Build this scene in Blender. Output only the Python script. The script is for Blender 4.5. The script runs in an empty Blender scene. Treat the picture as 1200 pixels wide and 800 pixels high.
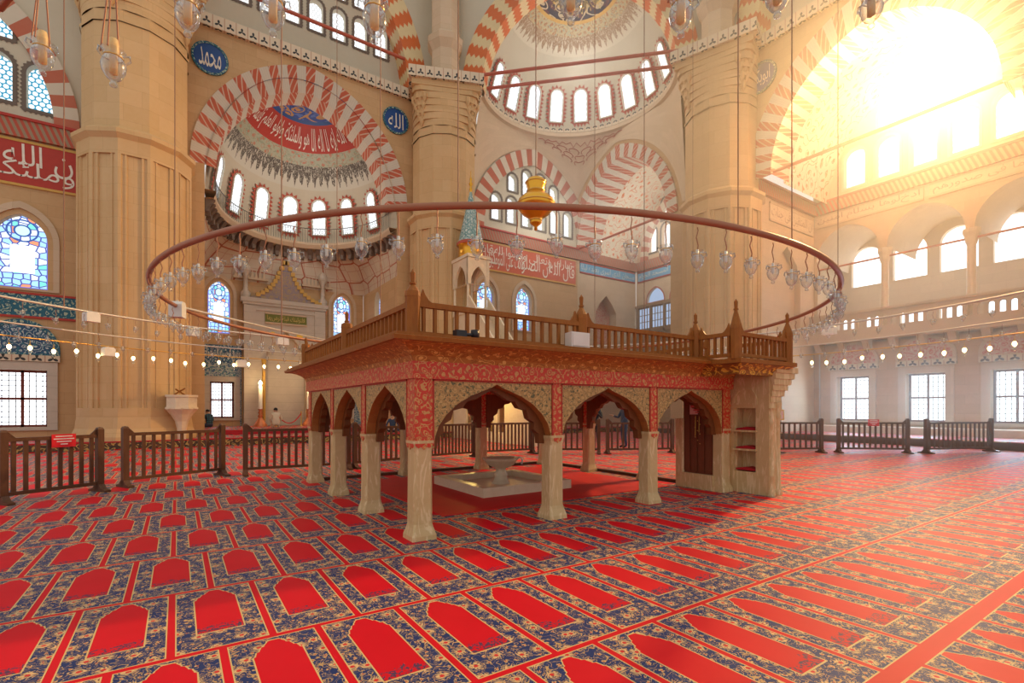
import bpy, math, random
from math import sin, cos, pi, sqrt, atan2, radians
from mathutils import Vector, Matrix
from mathutils.geometry import tessellate_polygon

random.seed(7)
SC = bpy.context.scene
COL = SC.collection

# ------------------------------------------------------------------ nodes
class G:
    def __init__(s, name):
        s.m = bpy.data.materials.new(name); s.m.use_nodes = True
        s.t = s.m.node_tree; s.t.nodes.clear()
        s.o = s.t.nodes.new('ShaderNodeOutputMaterial')
    def N(s, typ, **kw):
        n = s.t.nodes.new(typ)
        for k, v in kw.items(): setattr(n, k, v)
        return n
    def L(s, a, i):
        if a is None: return
        if isinstance(a, bpy.types.NodeSocket): s.t.links.new(a, i)
        else:
            if isinstance(a, (tuple, list)) and len(a) == 3 and i.type == 'RGBA': a = (*a, 1)
            i.default_value = a
    def M(s, op, *a):
        n = s.N('ShaderNodeMath', operation=op)
        for k, v in enumerate(a): s.L(v, n.inputs[k])
        return n.outputs[0]
    def MIX(s, f, a, b, mode='MIX'):
        n = s.N('ShaderNodeMix', data_type='RGBA', blend_type=mode)
        s.L(f, n.inputs[0]); s.L(a, n.inputs[6]); s.L(b, n.inputs[7])
        return n.outputs[2]
    def XYZ(s, v):
        n = s.N('ShaderNodeSeparateXYZ'); s.L(v, n.inputs[0]); return n.outputs
    def C(s, x, y, z=0.0):
        n = s.N('ShaderNodeCombineXYZ')
        for k, v in enumerate((x, y, z)): s.L(v, n.inputs[k])
        return n.outputs[0]
    def pos(s): return s.N('ShaderNodeNewGeometry').outputs['Position']
    def uv(s): return s.N('ShaderNodeTexCoord').outputs['UV']
    def noise(s, v, sc, det=2, rough=.5, dist=0.):
        n = s.N('ShaderNodeTexNoise'); s.L(v, n.inputs['Vector'])
        n.inputs['Scale'].default_value = sc; n.inputs['Detail'].default_value = det
        n.inputs['Roughness'].default_value = rough; n.inputs['Distortion'].default_value = dist
        return n.outputs[0]
    def voro(s, v, sc, feat='F1', rand=1.):
        n = s.N('ShaderNodeTexVoronoi', feature=feat, voronoi_dimensions='2D'); s.L(v, n.inputs['Vector'])
        n.inputs['Scale'].default_value = sc; n.inputs['Randomness'].default_value = rand
        return n.outputs
    def lt(s, a, b): return s.M('LESS_THAN', a, b)
    def gt(s, a, b): return s.M('GREATER_THAN', a, b)
    def sm(s, x, a, b):
        n = s.N('ShaderNodeMapRange', interpolation_type='SMOOTHSTEP'); s.L(x, n.inputs[0])
        n.inputs[1].default_value = a; n.inputs[2].default_value = b
        return n.outputs[0]
    def between(s, x, a, b): return s.M('MULTIPLY', s.gt(x, a), s.lt(x, b))
    def bsdf(s, col, rough=.6, metal=0., spec=.4, bump=None, bstr=.3, emit=None, es=0., sheen=0.):
        b = s.N('ShaderNodeBsdfPrincipled')
        s.L(col, b.inputs['Base Color']); s.L(rough, b.inputs['Roughness']); s.L(metal, b.inputs['Metallic'])
        b.inputs['Specular IOR Level'].default_value = spec
        if sheen: b.inputs['Sheen Weight'].default_value = sheen
        if emit is not None:
            s.L(emit, b.inputs['Emission Color']); s.L(es, b.inputs['Emission Strength'])
        if bump is not None:
            n = s.N('ShaderNodeBump'); n.inputs['Strength'].default_value = bstr; n.inputs['Distance'].default_value = .02
            s.L(bump, n.inputs['Height']); s.t.links.new(n.outputs[0], b.inputs['Normal'])
        s.t.links.new(b.outputs[0], s.o.inputs[0]); return s.m
    def emis(s, col, st):
        e = s.N('ShaderNodeEmission'); s.L(col, e.inputs[0]); s.L(st, e.inputs[1])
        s.t.links.new(e.outputs[0], s.o.inputs[0]); return s.m

MAT = {}
def solid(name, col, rough=.6, metal=0., spec=.4, var=.12, scale=6.):
    g = G(name)
    n = g.noise(g.pos(), scale, 4)
    c = g.MIX(n, tuple(x * (1 - var) for x in col), tuple(min(1, x * (1 + var)) for x in col))
    MAT[name] = g.bsdf(c, rough, metal, spec)
    return MAT[name]

def mk_materials():
    # --- ashlar stone on walls and piers
    def ashlar(name, c1, c2, mortar, bw=.95, bh=.42):
        g = G(name); uv = g.uv()
        b = g.N('ShaderNodeTexBrick'); g.L(uv, b.inputs['Vector'])
        b.inputs['Color1'].default_value = (*c1, 1); b.inputs['Color2'].default_value = (*c2, 1)
        b.inputs['Mortar'].default_value = (*mortar, 1); b.inputs['Scale'].default_value = 1
        b.inputs['Mortar Size'].default_value = .006; b.inputs['Mortar Smooth'].default_value = .6
        b.inputs['Brick Width'].default_value = bw; b.inputs['Row Height'].default_value = bh
        n = g.noise(g.pos(), .8, 5, .6, .6)
        n2 = g.noise(g.pos(), 7, 3)
        c = g.MIX(g.M('MULTIPLY', n, .55), b.outputs[0], g.MIX(.5, b.outputs[0], (.66, .42, .2), 'MULTIPLY'))
        c = g.MIX(g.M('MULTIPLY', n2, .18), c, (.78, .62, .42))
        MAT[name] = g.bsdf(c, .62, 0, .35)
    ashlar('stone', (.55, .34, .15), (.61, .385, .185), (.42, .25, .10))
    ashlar('stone_pale', (.60, .46, .31), (.66, .51, .355), (.50, .36, .23))
    ashlar('stone_pier', (.60, .39, .175), (.65, .435, .21), (.48, .29, .12), 1.1, .6)
    ashlar('plaster', (.57, .53, .41), (.59, .55, .43), (.55, .50, .39), 2.5, 1.6)
    # --- limestone / marble lumps
    g = G('column_stone'); p = g.pos()
    n = g.noise(p, 5, 5, .6, 1.2)
    v = g.noise(g.C(g.M('MULTIPLY', g.XYZ(p)[0], 6), g.M('MULTIPLY', g.XYZ(p)[1], 6), g.XYZ(p)[2]), 1.4, 4, .6, 2.5)
    c = g.MIX(n, (.54, .37, .165), (.69, .515, .27)); c = g.MIX(g.sm(v, .52, .62), c, (.75, .585, .34))
    MAT['column_stone'] = g.bsdf(c, .42, 0, .45)
    g = G('marble'); n = g.noise(g.pos(), 4, 5, .6, 1.5)
    MAT['marble'] = g.bsdf(g.MIX(n, (.64, .50, .33), (.84, .72, .54)), .32, 0, .5)
    g = G('marble_grey'); n = g.noise(g.pos(), 1.6, 5, .6, 1.5); uv = g.XYZ(g.pos())
    ln = g.lt(g.M('FRACT', g.M('MULTIPLY', uv[2], 2.2)), .04)
    MAT['marble_grey'] = g.bsdf(g.MIX(g.M('MULTIPLY', ln, .6), g.MIX(n, (.48, .40, .31), (.64, .55, .44)), (.36, .29, .21)), .4, 0, .45)
    # --- woods
    def wood(name, a, b, rough=.5):
        g = G(name); p = g.XYZ(g.pos())
        n = g.noise(g.C(g.M('MULTIPLY', p[0], 14), g.M('MULTIPLY', p[1], 14), g.M('MULTIPLY', p[2], 3)), 1.3, 4, .6, .8)
        MAT[name] = g.bsdf(g.MIX(n, a, b), rough, 0, .22)
    wood('wood_rail', (.20, .06, .010), (.40, .15, .026))
    wood('wood_dark', (.085, .03, .014), (.17, .065, .03))
    wood('wood_barrier', (.075, .032, .018), (.16, .075, .04), .4)
    wood('wood_door', (.13, .035, .014), (.22, .07, .03), .4)
    wood('wood_arch', (.32, .11, .025), (.50, .20, .06), .4)
    wood('wood_lining', (.13, .04, .012), (.22, .08, .025), .45)
    wood('wood_screen', (.24, .14, .08), (.38, .24, .14))
    wood('wood_window', (.16, .04, .03), (.24, .07, .05))
    # --- painted woods
    def scroll(name, ground, gold, dark, sc, th=.035, darkmix=.0, flow=.55):
        g = G(name); uv = g.uv()
        nz = g.N('ShaderNodeTexNoise'); g.L(uv, nz.inputs['Vector']); nz.inputs['Scale'].default_value = sc * .6
        dv = g.N('ShaderNodeVectorMath', operation='SCALE'); g.L(nz.outputs['Color'], dv.inputs[0]); dv.inputs['Scale'].default_value = .55 / sc
        av = g.N('ShaderNodeVectorMath', operation='ADD'); g.L(uv, av.inputs[0]); g.L(dv.outputs[0], av.inputs[1])
        v = g.voro(av.outputs[0], sc, 'F1', .75)[0]
        rings = g.M('FRACT', g.M('ADD', g.M('MULTIPLY', v, 2.3), g.M('MULTIPLY', g.noise(uv, sc * 1.3, 1, .5, .6), 1.9)))
        r1 = g.between(rings, .28, .28 + flow * .5)
        bl = g.lt(v, .12)
        fl = g.noise(av.outputs[0], sc * 3.2, 2, .5, 1.)
        c = g.MIX(g.gt(fl, .56), ground, dark)
        c = g.MIX(g.M('MAXIMUM', r1, bl), c, gold)
        MAT[name] = g.bsdf(c, .42, 0, .4)
    scroll('frieze_red', (.62, .045, .022), (.62, .34, .11), (.50, .12, .04), 8.5, flow=.42)
    scroll('gable_paint', (.34, .24, .19), (.40, .28, .14), (.24, .20, .24), 2.2, flow=.4)
    scroll('spandrel', (.44, .27, .09), (.58, .38, .14), (.13, .12, .05), 9., flow=.45)
    scroll('eave_paint', (.44, .17, .035), (.74, .42, .12), (.33, .12, .025), 4.5, flow=.22)
    scroll('eave_gold', (.30, .13, .03), (.75, .50, .07), (.20, .09, .02), 4.5, flow=.5)
    scroll('tile_blue', (.02, .07, .16), (.55, .62, .60), (.02, .16, .22), 4.5, flow=.35)
    scroll('tile_teal', (.01, .12, .18), (.42, .50, .36), (.01, .07, .12), 4.2, flow=.4)
    scroll('tile_floral', (.42, .46, .44), (.05, .12, .24), (.05, .22, .22), 3.4, flow=.5)
    scroll('tile_red', (.60, .34, .24), (.55, .10, .06), (.66, .50, .38), 3.4, flow=.5)
    scroll('medallion_blue', (.03, .07, .30), (.50, .26, .08), (.09, .16, .46), 1.5, flow=.55)
    scroll('medallion_dark', (.05, .035, .05), (.58, .46, .28), (.16, .05, .05), 1.3, flow=.4)
    scroll('band_green', (.40, .40, .28), (.50, .20, .12), (.30, .33, .22), 1.9, flow=.2)
    scroll('band_gold', (.52, .42, .22), (.45, .18, .07), (.36, .38, .26), 2.6, flow=.35)
    scroll('vault_floral', (.70, .62, .48), (.70, .20, .05), (.72, .64, .5), 1.5, flow=.22)
    scroll('carpet_fringe', (.05, .03, .02), (.42, .27, .08), (.14, .05, .02), 3.0, flow=.5)
    scroll('tile_cap', (.20, .34, .32), (.62, .66, .60), (.12, .26, .26), 3.5, flow=.45)
    # --- fringe of spikes under the conch bands (uv: u along, v 0..1 from the bare plaster up)
    def fringe(name, dark, light):
        g = G(name); u, v, _ = g.XYZ(g.uv())
        t = g.M('PINGPONG', g.M('MULTIPLY', u, 1.), .5)
        t2 = g.M('PINGPONG', g.M('MULTIPLY', u, 2.6), .5)
        edge = g.M('SUBTRACT', .72, g.M('ADD', g.M('MULTIPLY', t, 1.0), g.M('MULTIPLY', t2, .35)))
        inn = g.gt(v, edge)
        pat = g.noise(g.C(g.M('MULTIPLY', u, 2), g.M('MULTIPLY', v, 2)), 4., 3, .6, 1.2)
        c = g.MIX(g.M('MULTIPLY', inn, g.gt(pat, .44)), light, dark)
        MAT[name] = g.bsdf(c, .6)
    fringe('fringe_dark', (.11, .09, .07), (.60, .56, .45))
    fringe('fringe_warm', (.34, .20, .10), (.64, .57, .43))
    # --- plaster with red strapwork lines
    g = G('strapwork'); uv = g.uv()
    e = g.voro(uv, 1.0, 'DISTANCE_TO_EDGE', .3)[0]
    e2 = g.voro(uv, 1.9, 'DISTANCE_TO_EDGE', .15)[0]
    ln = g.M('MAXIMUM', g.lt(e, .035), g.M('MULTIPLY', g.lt(e2, .03), .5))
    n = g.noise(g.pos(), 1.2, 4)
    MAT['strapwork'] = g.bsdf(g.MIX(ln, g.MIX(n, (.58, .46, .33), (.66, .54, .40)), (.42, .12, .06)), .6)
    # --- striped voussoirs
    def vous(name, red, white, mode):
        g = G(name); u, v, _ = g.XYZ(g.uv())
        if mode == 'zig':
            z = g.M('MULTIPLY', g.M('ROUND', g.M('MULTIPLY', g.M('PINGPONG', g.M('MULTIPLY', v, 4.), .5), 6.)), .11)
            u = g.M('ADD', u, z)
        k = g.M('MODULO', g.M('FLOOR', u), 2.)
        r = red
        if mode == 'diag':
            s = g.M('FRACT', g.M('ADD', g.M('MULTIPLY', u, 1.6), g.M('MULTIPLY', v, 2.6)))
            r = g.MIX(g.lt(s, .25), red, (.62, .44, .32))
            s2 = g.M('FRACT', g.M('MULTIPLY', u, 4.))
            white = g.MIX(g.M('MULTIPLY', g.lt(s2, .12), .4), white, (.40, .36, .30))
        n = g.noise(g.pos(), 3, 3)
        MAT[name] = g.bsdf(g.MIX(g.M('MULTIPLY', n, .2), g.MIX(k, r, white), (.4, .28, .18)), .6)
    vous('voussoir_diag', (.52, .09, .035), (.64, .58, .47), 'diag')
    vous('voussoir_plain', (.50, .12, .06), (.66, .58, .45), 'plain')
    vous('voussoir_zig', (.66, .13, .015), (.76, .60, .32), 'zig')
    # --- small trefoil cornice band (uv metres)
    g = G('cornice_band'); u, v, _ = g.XYZ(g.uv())
    fu = g.M('SUBTRACT', g.M('FRACT', g.M('MULTIPLY', u, 2.2)), .5); 
    fv = g.M('SUBTRACT', g.M('FRACT', g.M('MULTIPLY', v, 2.2)), .5)
    d = g.M('SQRT', g.M('ADD', g.M('POWER', fu, 2.), g.M('POWER', fv, 2.)))
    a = g.M('ARCTAN2', fu, fv)
    tre = g.lt(d, g.M('ADD', .2, g.M('MULTIPLY', g.M('COSINE', g.M('MULTIPLY', a, 3.)), .16)))
    MAT['cornice_band'] = g.bsdf(g.MIX(tre, g.MIX(g.lt(g.M('ABSOLUTE', fu), .46), (.50, .30, .2), (.68, .56, .40)), (.035, .035, .035)), .6)
    g = G('dentil_band'); u, v, _ = g.XYZ(g.uv())
    k = g.gt(g.M('FRACT', g.M('ADD', g.M('MULTIPLY', u, 5.), g.M('MULTIPLY', v, 2.))), .5)
    MAT['dentil_band'] = g.bsdf(g.MIX(k, (.46, .08, .04), g.MIX(.5, (.10, .09, .07), (.55, .36, .2))), .6)
    # --- panels for inscriptions
    solid('panel_red', (.44, .035, .018), .5); solid('panel_red_bright', (.60, .11, .045), .5)
    solid('panel_blue', (.12, .38, .60), .5); solid('panel_cream', (.66, .52, .36), .6)
    solid('roundel_blue', (.015, .07, .25), .4); solid('script_white', (.80, .74, .62), .5); solid('script_brown', (.40, .26, .16), .6)
    solid('script_green', (.16, .17, .02), .5); solid('gold_line', (.62, .36, .07), .4); solid('script_gold', (.66, .46, .12), .4)
    solid('sunburst', (.46, .09, .05), .6); solid('window_border', (.16, .12, .09), .6)
    solid('reveal', (.62, .58, .46), .6)
    # --- panes
    def hexpane(name, col, st, lead=(.28, .30, .33), p=.17, r=.40, tint=None):
        g = G(name); u, v, _ = g.XYZ(g.uv())
        row = g.M('FLOOR', g.M('DIVIDE', v, p * .86))
        off = g.M('MULTIPLY', g.M('MODULO', row, 2.), .5)
        fu = g.M('SUBTRACT', g.M('FRACT', g.M('ADD', g.M('DIVIDE', u, p), off)), .5)
        fv = g.M('MULTIPLY', g.M('SUBTRACT', g.M('FRACT', g.M('DIVIDE', v, p * .86)), .5), .86)
        d = g.M('SQRT', g.M('ADD', g.M('POWER', fu, 2.), g.M('POWER', fv, 2.)))
        k = g.sm(d, r - .03, r + .03)
        MAT[name] = g.emis(g.MIX(k, col, lead), st)
    hexpane('pane_hex', (.92, .95, 1.), 1.7, (.42, .42, .40))
    hexpane('pane_hex_blue', (.86, .97, 1.), 1.3, (.03, .26, .42), .20, .41)
    hexpane('pane_hex_warm', (1., .96, .93), 1.7, (.62, .56, .5))
    g = G('pane_stained'); u, v, _ = g.XYZ(g.uv())     # uv 0..1 in the pane
    P = g.C(g.M('MULTIPLY', u, 6.), g.M('MULTIPLY', v, 13.))
    vv = g.voro(P, 1., 'F1', .6); ve = g.voro(P, 1., 'DISTANCE_TO_EDGE', .6)[0]
    hs = g.XYZ(vv[1])
    c = g.MIX(g.gt(hs[0], .45), (.80, .93, 1.), (.38, .66, 1.))
    c = g.MIX(g.gt(hs[1], .92), c, (.80, .30, .16)); c = g.MIX(g.gt(hs[2], .88), c, (.20, .72, .62))
    c = g.MIX(g.lt(ve, .085), c, (.09, .10, .36))
    rd = g.M('SQRT', g.M('ADD', g.M('POWER', g.M('MULTIPLY', g.M('SUBTRACT', u, .5), 1.), 2.), g.M('POWER', g.M('MULTIPLY', g.M('SUBTRACT', v, .80), 2.), 2.)))
    c = g.MIX(g.between(rd, .13, .17), c, (.05, .10, .32)); c = g.MIX(g.between(rd, .27, .31), c, (.05, .10, .32)); c = g.MIX(g.lt(rd, .13), c, (.55, .85, .95))
    cen = g.M('MULTIPLY', g.between(u, .27, .73), g.between(v, .22, .60))
    c = g.MIX(cen, c, (.88, .93, 1.))
    c = g.MIX(g.M('MAXIMUM', g.M('MAXIMUM', g.lt(u, .05), g.gt(u, .95)), g.lt(v, .03)), c, (.14, .16, .60))
    MAT['pane_stained'] = g.emis(c, 1.5)
    g = G('pane_clear'); c = g.noise(g.pos(), .7, 2)
    MAT['pane_clear'] = g.emis(g.MIX(c, (.95, .97, 1.), (.90, .95, 1.)), 2.4)
    g = G('pane_dull'); MAT['pane_dull'] = g.emis((.45, .58, .80), 1.0)
    # --- carpet
    g = G('carpet')
    x, y, _ = g.XYZ(g.pos())
    rv = g.M('DIVIDE', g.M('ADD', y, 7.32), 1.24)
    row = g.M('FLOOR', rv); v = g.M('FRACT', rv)
    odd = g.M('ABSOLUTE', g.M('MODULO', row, 2.))
    uu = g.M('DIVIDE', g.M('ADD', x, g.M('ADD', 4.87, g.M('MULTIPLY', odd, -.27))), .5625)
    fu = g.M('FRACT', uu)
    s = g.M('MULTIPLY', g.M('ABSOLUTE', g.M('SUBTRACT', fu, .5)), .5625)      # metres from niche axis
    vm = g.M('MULTIPLY', v, 1.24)                                              # metres above row line
    t = g.M('MAXIMUM', 0., g.M('DIVIDE', g.M('SUBTRACT', v, .77), .175))
    w = .137
    for dw, t0, t1 in ((.014, .08, .14), (.008, .16, .34), (.020, .36, .42), (.012, .44, .62), (.022, .64, .70), (.022, .72, .96), (.012, .96, 1.0)):
        w = g.M('SUBTRACT', w, g.M('MULTIPLY', g.sm(t, t0, t1), dw))
    inv = g.M('MULTIPLY', g.gt(v, .235), g.lt(v, .945))
    niche = g.M('MULTIPLY', inv, g.lt(s, w))
    inv2 = g.M('MULTIPLY', g.gt(v, .225), g.lt(v, .955))
    niche2 = g.M('MULTIPLY', inv2, g.lt(s, g.M('ADD', w, .009)))
    dl = g.M('SUBTRACT', .28125, s)                                            # distance to divider
    el = g.M('MINIMUM', vm, g.M('SUBTRACT', 1.24, vm))
    wide = g.M('ADD', .022, g.M('MULTIPLY', .032, g.M('LESS_THAN', g.M('ABSOLUTE', g.M('SUBTRACT', y, -7.32)), .3)))
    red = g.M('MAXIMUM', g.lt(dl, .022), g.lt(el, wide))
    lin = g.M('MAXIMUM', g.lt(dl, .030), g.lt(el, g.M('ADD', wide, .009)))
    P = g.C(x, y, 0.)
    n1 = g.noise(P, 13, 1, .4, 1.2); n2 = g.noise(P, 11, 1, .4, 1.6)
    pt = g.M('MULTIPLY', .10, g.M('SINE', g.M('MULTIPLY', g.noise(P, 16, 0), 40.)))
    vo = g.voro(P, 6.2, 'F1', .8)
    vo2 = g.voro(P, 13, 'F1', .9)
    d1 = g.M('ADD', vo[0], pt); d2 = g.M('ADD', vo2[0], g.M('MULTIPLY', pt, .8))
    field = g.MIX(g.between(n1, .483, .517), (.020, .040, .150), (.58, .37, .15))
    field = g.MIX(g.between(n2, .489, .511), field, (.58, .36, .14))
    field = g.MIX(g.lt(d2, .27), field, (.016, .032, .125)); field = g.MIX(g.lt(d2, .165), field, (.68, .45, .20)); field = g.MIX(g.lt(vo2[0], .08), field, (.60, .10, .05))
    field = g.MIX(g.lt(d1, .33), field, (.016, .032, .125)); field = g.MIX(g.lt(d1, .25), field, (.74, .50, .24))
    field = g.MIX(g.between(d1, .17, .21), field, (.16, .06, .06)); field = g.MIX(g.lt(vo[0], .085), field, (.66, .03, .03))
    fl = g.M('MULTIPLY', g.gt(g.noise(P, 30, 2, .5, 1.5), .52), g.lt(g.M('ADD', v, g.M('MULTIPLY', g.noise(P, 9, 1), .16)), .40))
    rn = g.noise(P, 2.2, 3)
    redc = g.MIX(rn, (.62, .002, .010), (.76, .004, .018))
    nc = g.MIX(fl, redc, (.10, .045, .10))
    c = g.MIX(niche2, field, (.72, .52, .22)); c = g.MIX(niche, c, nc)
    c = g.MIX(lin, c, (.72, .52, .22)); c = g.MIX(red, c, redc)
    MAT['carpet'] = g.bsdf(c, .56, 0, .2, sheen=0)
    g = G('carpet_red'); n = g.noise(g.pos(), 2.2, 4)
    MAT['carpet_red'] = g.bsdf(g.MIX(n, (.56, .010, .012), (.74, .02, .016)), .6, 0, .3)
    solid('carpet_crimson', (.42, .01, .02), .7)
    # --- metals, plastics, glass
    solid('iron_red', (.36, .15, .08), .45, .2); solid('rod_white', (.62, .58, .52), .4, .3); solid('cable', (.30, .15, .09), .5)
    solid('gold', (.80, .42, .05), .28, .85, var=.05); solid('brass', (.72, .42, .10), .3, .8, var=.05); solid('copper', (.62, .22, .10), .35, .6)
    solid('tie_red', (.50, .11, .06), .5); solid('plastic_white', (.72, .70, .66), .4); solid('plastic_black', (.02, .02, .025), .4)
    solid('sign_red', (.74, .02, .03), .4); solid('sign_pink', (.80, .52, .48), .4); solid('sign_text', (.84, .78, .74), .5); solid('sign_textred', (.70, .12, .12), .5)
    solid('wax', (.86, .82, .72), .5); solid('candle_tube', (.80, .56, .24), .4); solid('frosted', (.74, .74, .68), .3)
    solid('lead', (.12, .11, .10), .5); solid('bracket', (.16, .11, .08), .6)
    solid('skin', (.55, .33, .22), .5); solid('hair', (.02, .016, .014), .5); solid('shirt_white', (.72, .62, .46), .7)
    solid('cloth_navy', (.03, .05, .10), .7); solid('cloth_black', (.02, .02, .025), .7); solid('cloth_blue', (.35, .52, .72), .7); solid('jeans', (.05, .07, .13), .7)
    g = G('shirt_plaid'); x, y, z = g.XYZ(g.pos())
    k = g.M('MAXIMUM', g.gt(g.M('FRACT', g.M('MULTIPLY', x, 9.)), .6), g.gt(g.M('FRACT', g.M('MULTIPLY', z, 9.)), .6))
    MAT['shirt_plaid'] = g.bsdf(g.MIX(k, (.03, .16, .19), (.02, .03, .06)), .7)
    g = G('glass')
    f = g.N('ShaderNodeLayerWeight'); f.inputs['Blend'].default_value = .45
    tr = g.N('ShaderNodeBsdfTransparent'); tr.inputs[0].default_value = (.96, .96, .95, 1)
    gl = g.N('ShaderNodeBsdfGlossy'); gl.inputs[0].default_value = (1, 1, 1, 1); gl.inputs['Roughness'].default_value = .06
    df = g.N('ShaderNodeBsdfDiffuse'); df.inputs[0].default_value = (.30, .36, .40, 1)
    m1 = g.N('ShaderNodeMixShader'); m1.inputs[0].default_value = .55
    g.t.links.new(gl.outputs[0], m1.inputs[1]); g.t.links.new(df.outputs[0], m1.inputs[2])
    m2 = g.N('ShaderNodeMixShader'); fac = g.M('ADD', .10, g.M('MULTIPLY', g.M('POWER', f.outputs['Facing'], 1.2), .85))
    g.t.links.new(fac, m2.inputs[0]); g.t.links.new(tr.outputs[0], m2.inputs[1]); g.t.links.new(m1.outputs[0], m2.inputs[2])
    g.t.links.new(m2.outputs[0], g.o.inputs[0]); MAT['glass'] = g.m
    g = G('bulb_lit'); MAT['bulb_lit'] = g.emis((1., .74, .34), 9.)
    g = G('flame_lit'); MAT['flame_lit'] = g.emis((1., .80, .42), 14.)
mk_materials()

# ------------------------------------------------------------------ mesh builder
class F:
    """a plane: a along u (to the right as seen from the hall), b along w (up), c along n (away from the hall)"""
    def __init__(s, o, u, n, z=0., w=(0, 0, 1)):
        s.o = Vector((*o, z)) if len(o) == 2 else Vector(o)
        s.u = Vector((*u, 0)) if len(u) == 2 else Vector(u); s.n = Vector((*n, 0)) if len(n) == 2 else Vector(n); s.w = Vector(w)
        s.u.normalize(); s.n.normalize(); s.w.normalize()
    def __call__(s, a, b, c=0.): return s.o + s.u * a + s.w * b + s.n * c

class MB:
    def __init__(s): s.v = []; s.f = []; s.uv = []; s.mi = []; s.sm = []
    def face(s, pts, uvs=None, mi=0):
        b = len(s.v); s.v += [tuple(p) for p in pts]; s.f.append(tuple(range(b, b + len(pts))))
        s.uv.append(uvs or [(p[0], p[2]) if len(p) > 2 else (0, 0) for p in pts]); s.mi.append(mi); s.sm.append(False)
    def idx(s, f, uvs, mi=0, sm=True): s.f.append(tuple(f)); s.uv.append(uvs); s.mi.append(mi); s.sm.append(sm)
    def quad(s, a, b, c, d, mi=0):
        w = (Vector(b) - Vector(a)).length; h = (Vector(d) - Vector(a)).length
        s.face([a, b, c, d], [(0, 0), (w, 0), (w, h), (0, h)], mi)
    def hexa(s, P, mi=0):     # P: 8 points, bottom 4 ccw, top 4 ccw
        for q in ((0, 1, 5, 4), (1, 2, 6, 5), (2, 3, 7, 6), (3, 0, 4, 7), (4, 5, 6, 7), (3, 2, 1, 0)):
            s.quad(*[P[i] for i in q], mi=mi)
    def box(s, x0, x1, y0, y1, z0, z1, mi=0):
        s.hexa([(x0, y0, z0), (x1, y0, z0), (x1, y1, z0), (x0, y1, z0), (x0, y0, z1), (x1, y0, z1), (x1, y1, z1), (x0, y1, z1)], mi)
    def fbox(s, fr, a0, a1, b0, b1, c0, c1, mi=0):
        s.hexa([fr(a0, b0, c0), fr(a1, b0, c0), fr(a1, b0, c1), fr(a0, b0, c1), fr(a0, b1, c0), fr(a1, b1, c0), fr(a1, b1, c1), fr(a0, b1, c1)], mi)
    def grid(s, rows, uvf=None, mi=0, close=False, sm=True):
        """rows: list of equal-length point rows"""
        b = len(s.v); m = len(rows[0])
        for r in rows: s.v += [tuple(p) for p in r]
        for i in range(len(rows) - 1):
            for j in range(m if close else m - 1):
                k = (j + 1) % m
                q = [(i, j), (i, j + 1), (i + 1, j + 1), (i + 1, j)]
                uv = [uvf(*t) for t in q] if uvf else [(t[1] * .1, t[0] * .1) for t in q]
                s.idx((b + i * m + j, b + i * m + k, b + (i + 1) * m + k, b + (i + 1) * m + j), uv, mi(i, j) if callable(mi) else mi, sm)
    def lathe(s, prof, n=16, c=(0, 0, 0), mi=0, phase=0., sm=True, sx=1., sy=1.):
        rows = [[(c[0] + sx * r * cos(2 * pi * j / n + phase), c[1] + sy * r * sin(2 * pi * j / n + phase), c[2] + z) for j in range(n)] for r, z in prof]
        R = max(r for r, z in prof)
        s.grid(rows, lambda i, j: (2 * pi * R * j / n, prof[i][1]), mi, True, sm)
    def tube(s, pts, r, n=6, closed=False, mi=0):
        pts = [Vector(p) for p in pts]; rows = []; N = len(pts); up0 = None
        for i, p in enumerate(pts):
            a = pts[(i - 1) % N] if closed or i else p; b = pts[(i + 1) % N] if closed or i < N - 1 else p
            t = (b - a).normalized()
            up = Vector((0, 0, 1)) if abs(t.z) < .95 else Vector((1, 0, 0))
            x = t.cross(up).normalized(); y = x.cross(t).normalized()
            rr = r[i] if isinstance(r, (list, tuple)) else r
            rows.append([p + (x * cos(2 * pi * k / n) + y * sin(2 * pi * k / n)) * rr for k in range(n)])
        if closed: rows.append(rows[0])
        s.grid(rows, None, mi, True)
        if not closed:
            s.face(rows[0][::-1], None, mi); s.face(rows[-1], None, mi)
    def prism(s, fr, outer, holes=(), d=.1, mi=0, mside=None, back=True, mback=None, c0=0., uvs=1.):
        """flat shape in frame fr (a,b) with holes, front at c0, thickness d"""
        mside = mi if mside is None else mside
        loops = [list(outer)] + [list(h) for h in holes]
        flat = [p for l in loops for p in l]
        tris = tessellate_polygon([[Vector((p[0], p[1], 0)) for p in l] for l in loops])
        for c, m, on in ((c0, mi, True), (c0 + d, mi if mback is None else mback, back)):
            if not on: continue
            b = len(s.v); s.v += [tuple(fr(p[0], p[1], c)) for p in flat]
            for t in tris:
                s.idx([b + i for i in t], [(flat[i][0] * uvs, flat[i][1] * uvs) for i in t], m, False)
        if d:
            for l in loops:
                L = 0.
                for i in range(len(l)):
                    p, q = l[i], l[(i + 1) % len(l)]
                    w = sqrt((p[0] - q[0]) ** 2 + (p[1] - q[1]) ** 2)
                    s.face([fr(p[0], p[1], c0), fr(q[0], q[1], c0), fr(q[0], q[1], c0 + d), fr(p[0], p[1], c0 + d)],
                           [(L, 0), (L + w, 0), (L + w, d), (L, d)], mside); L += w
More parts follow.
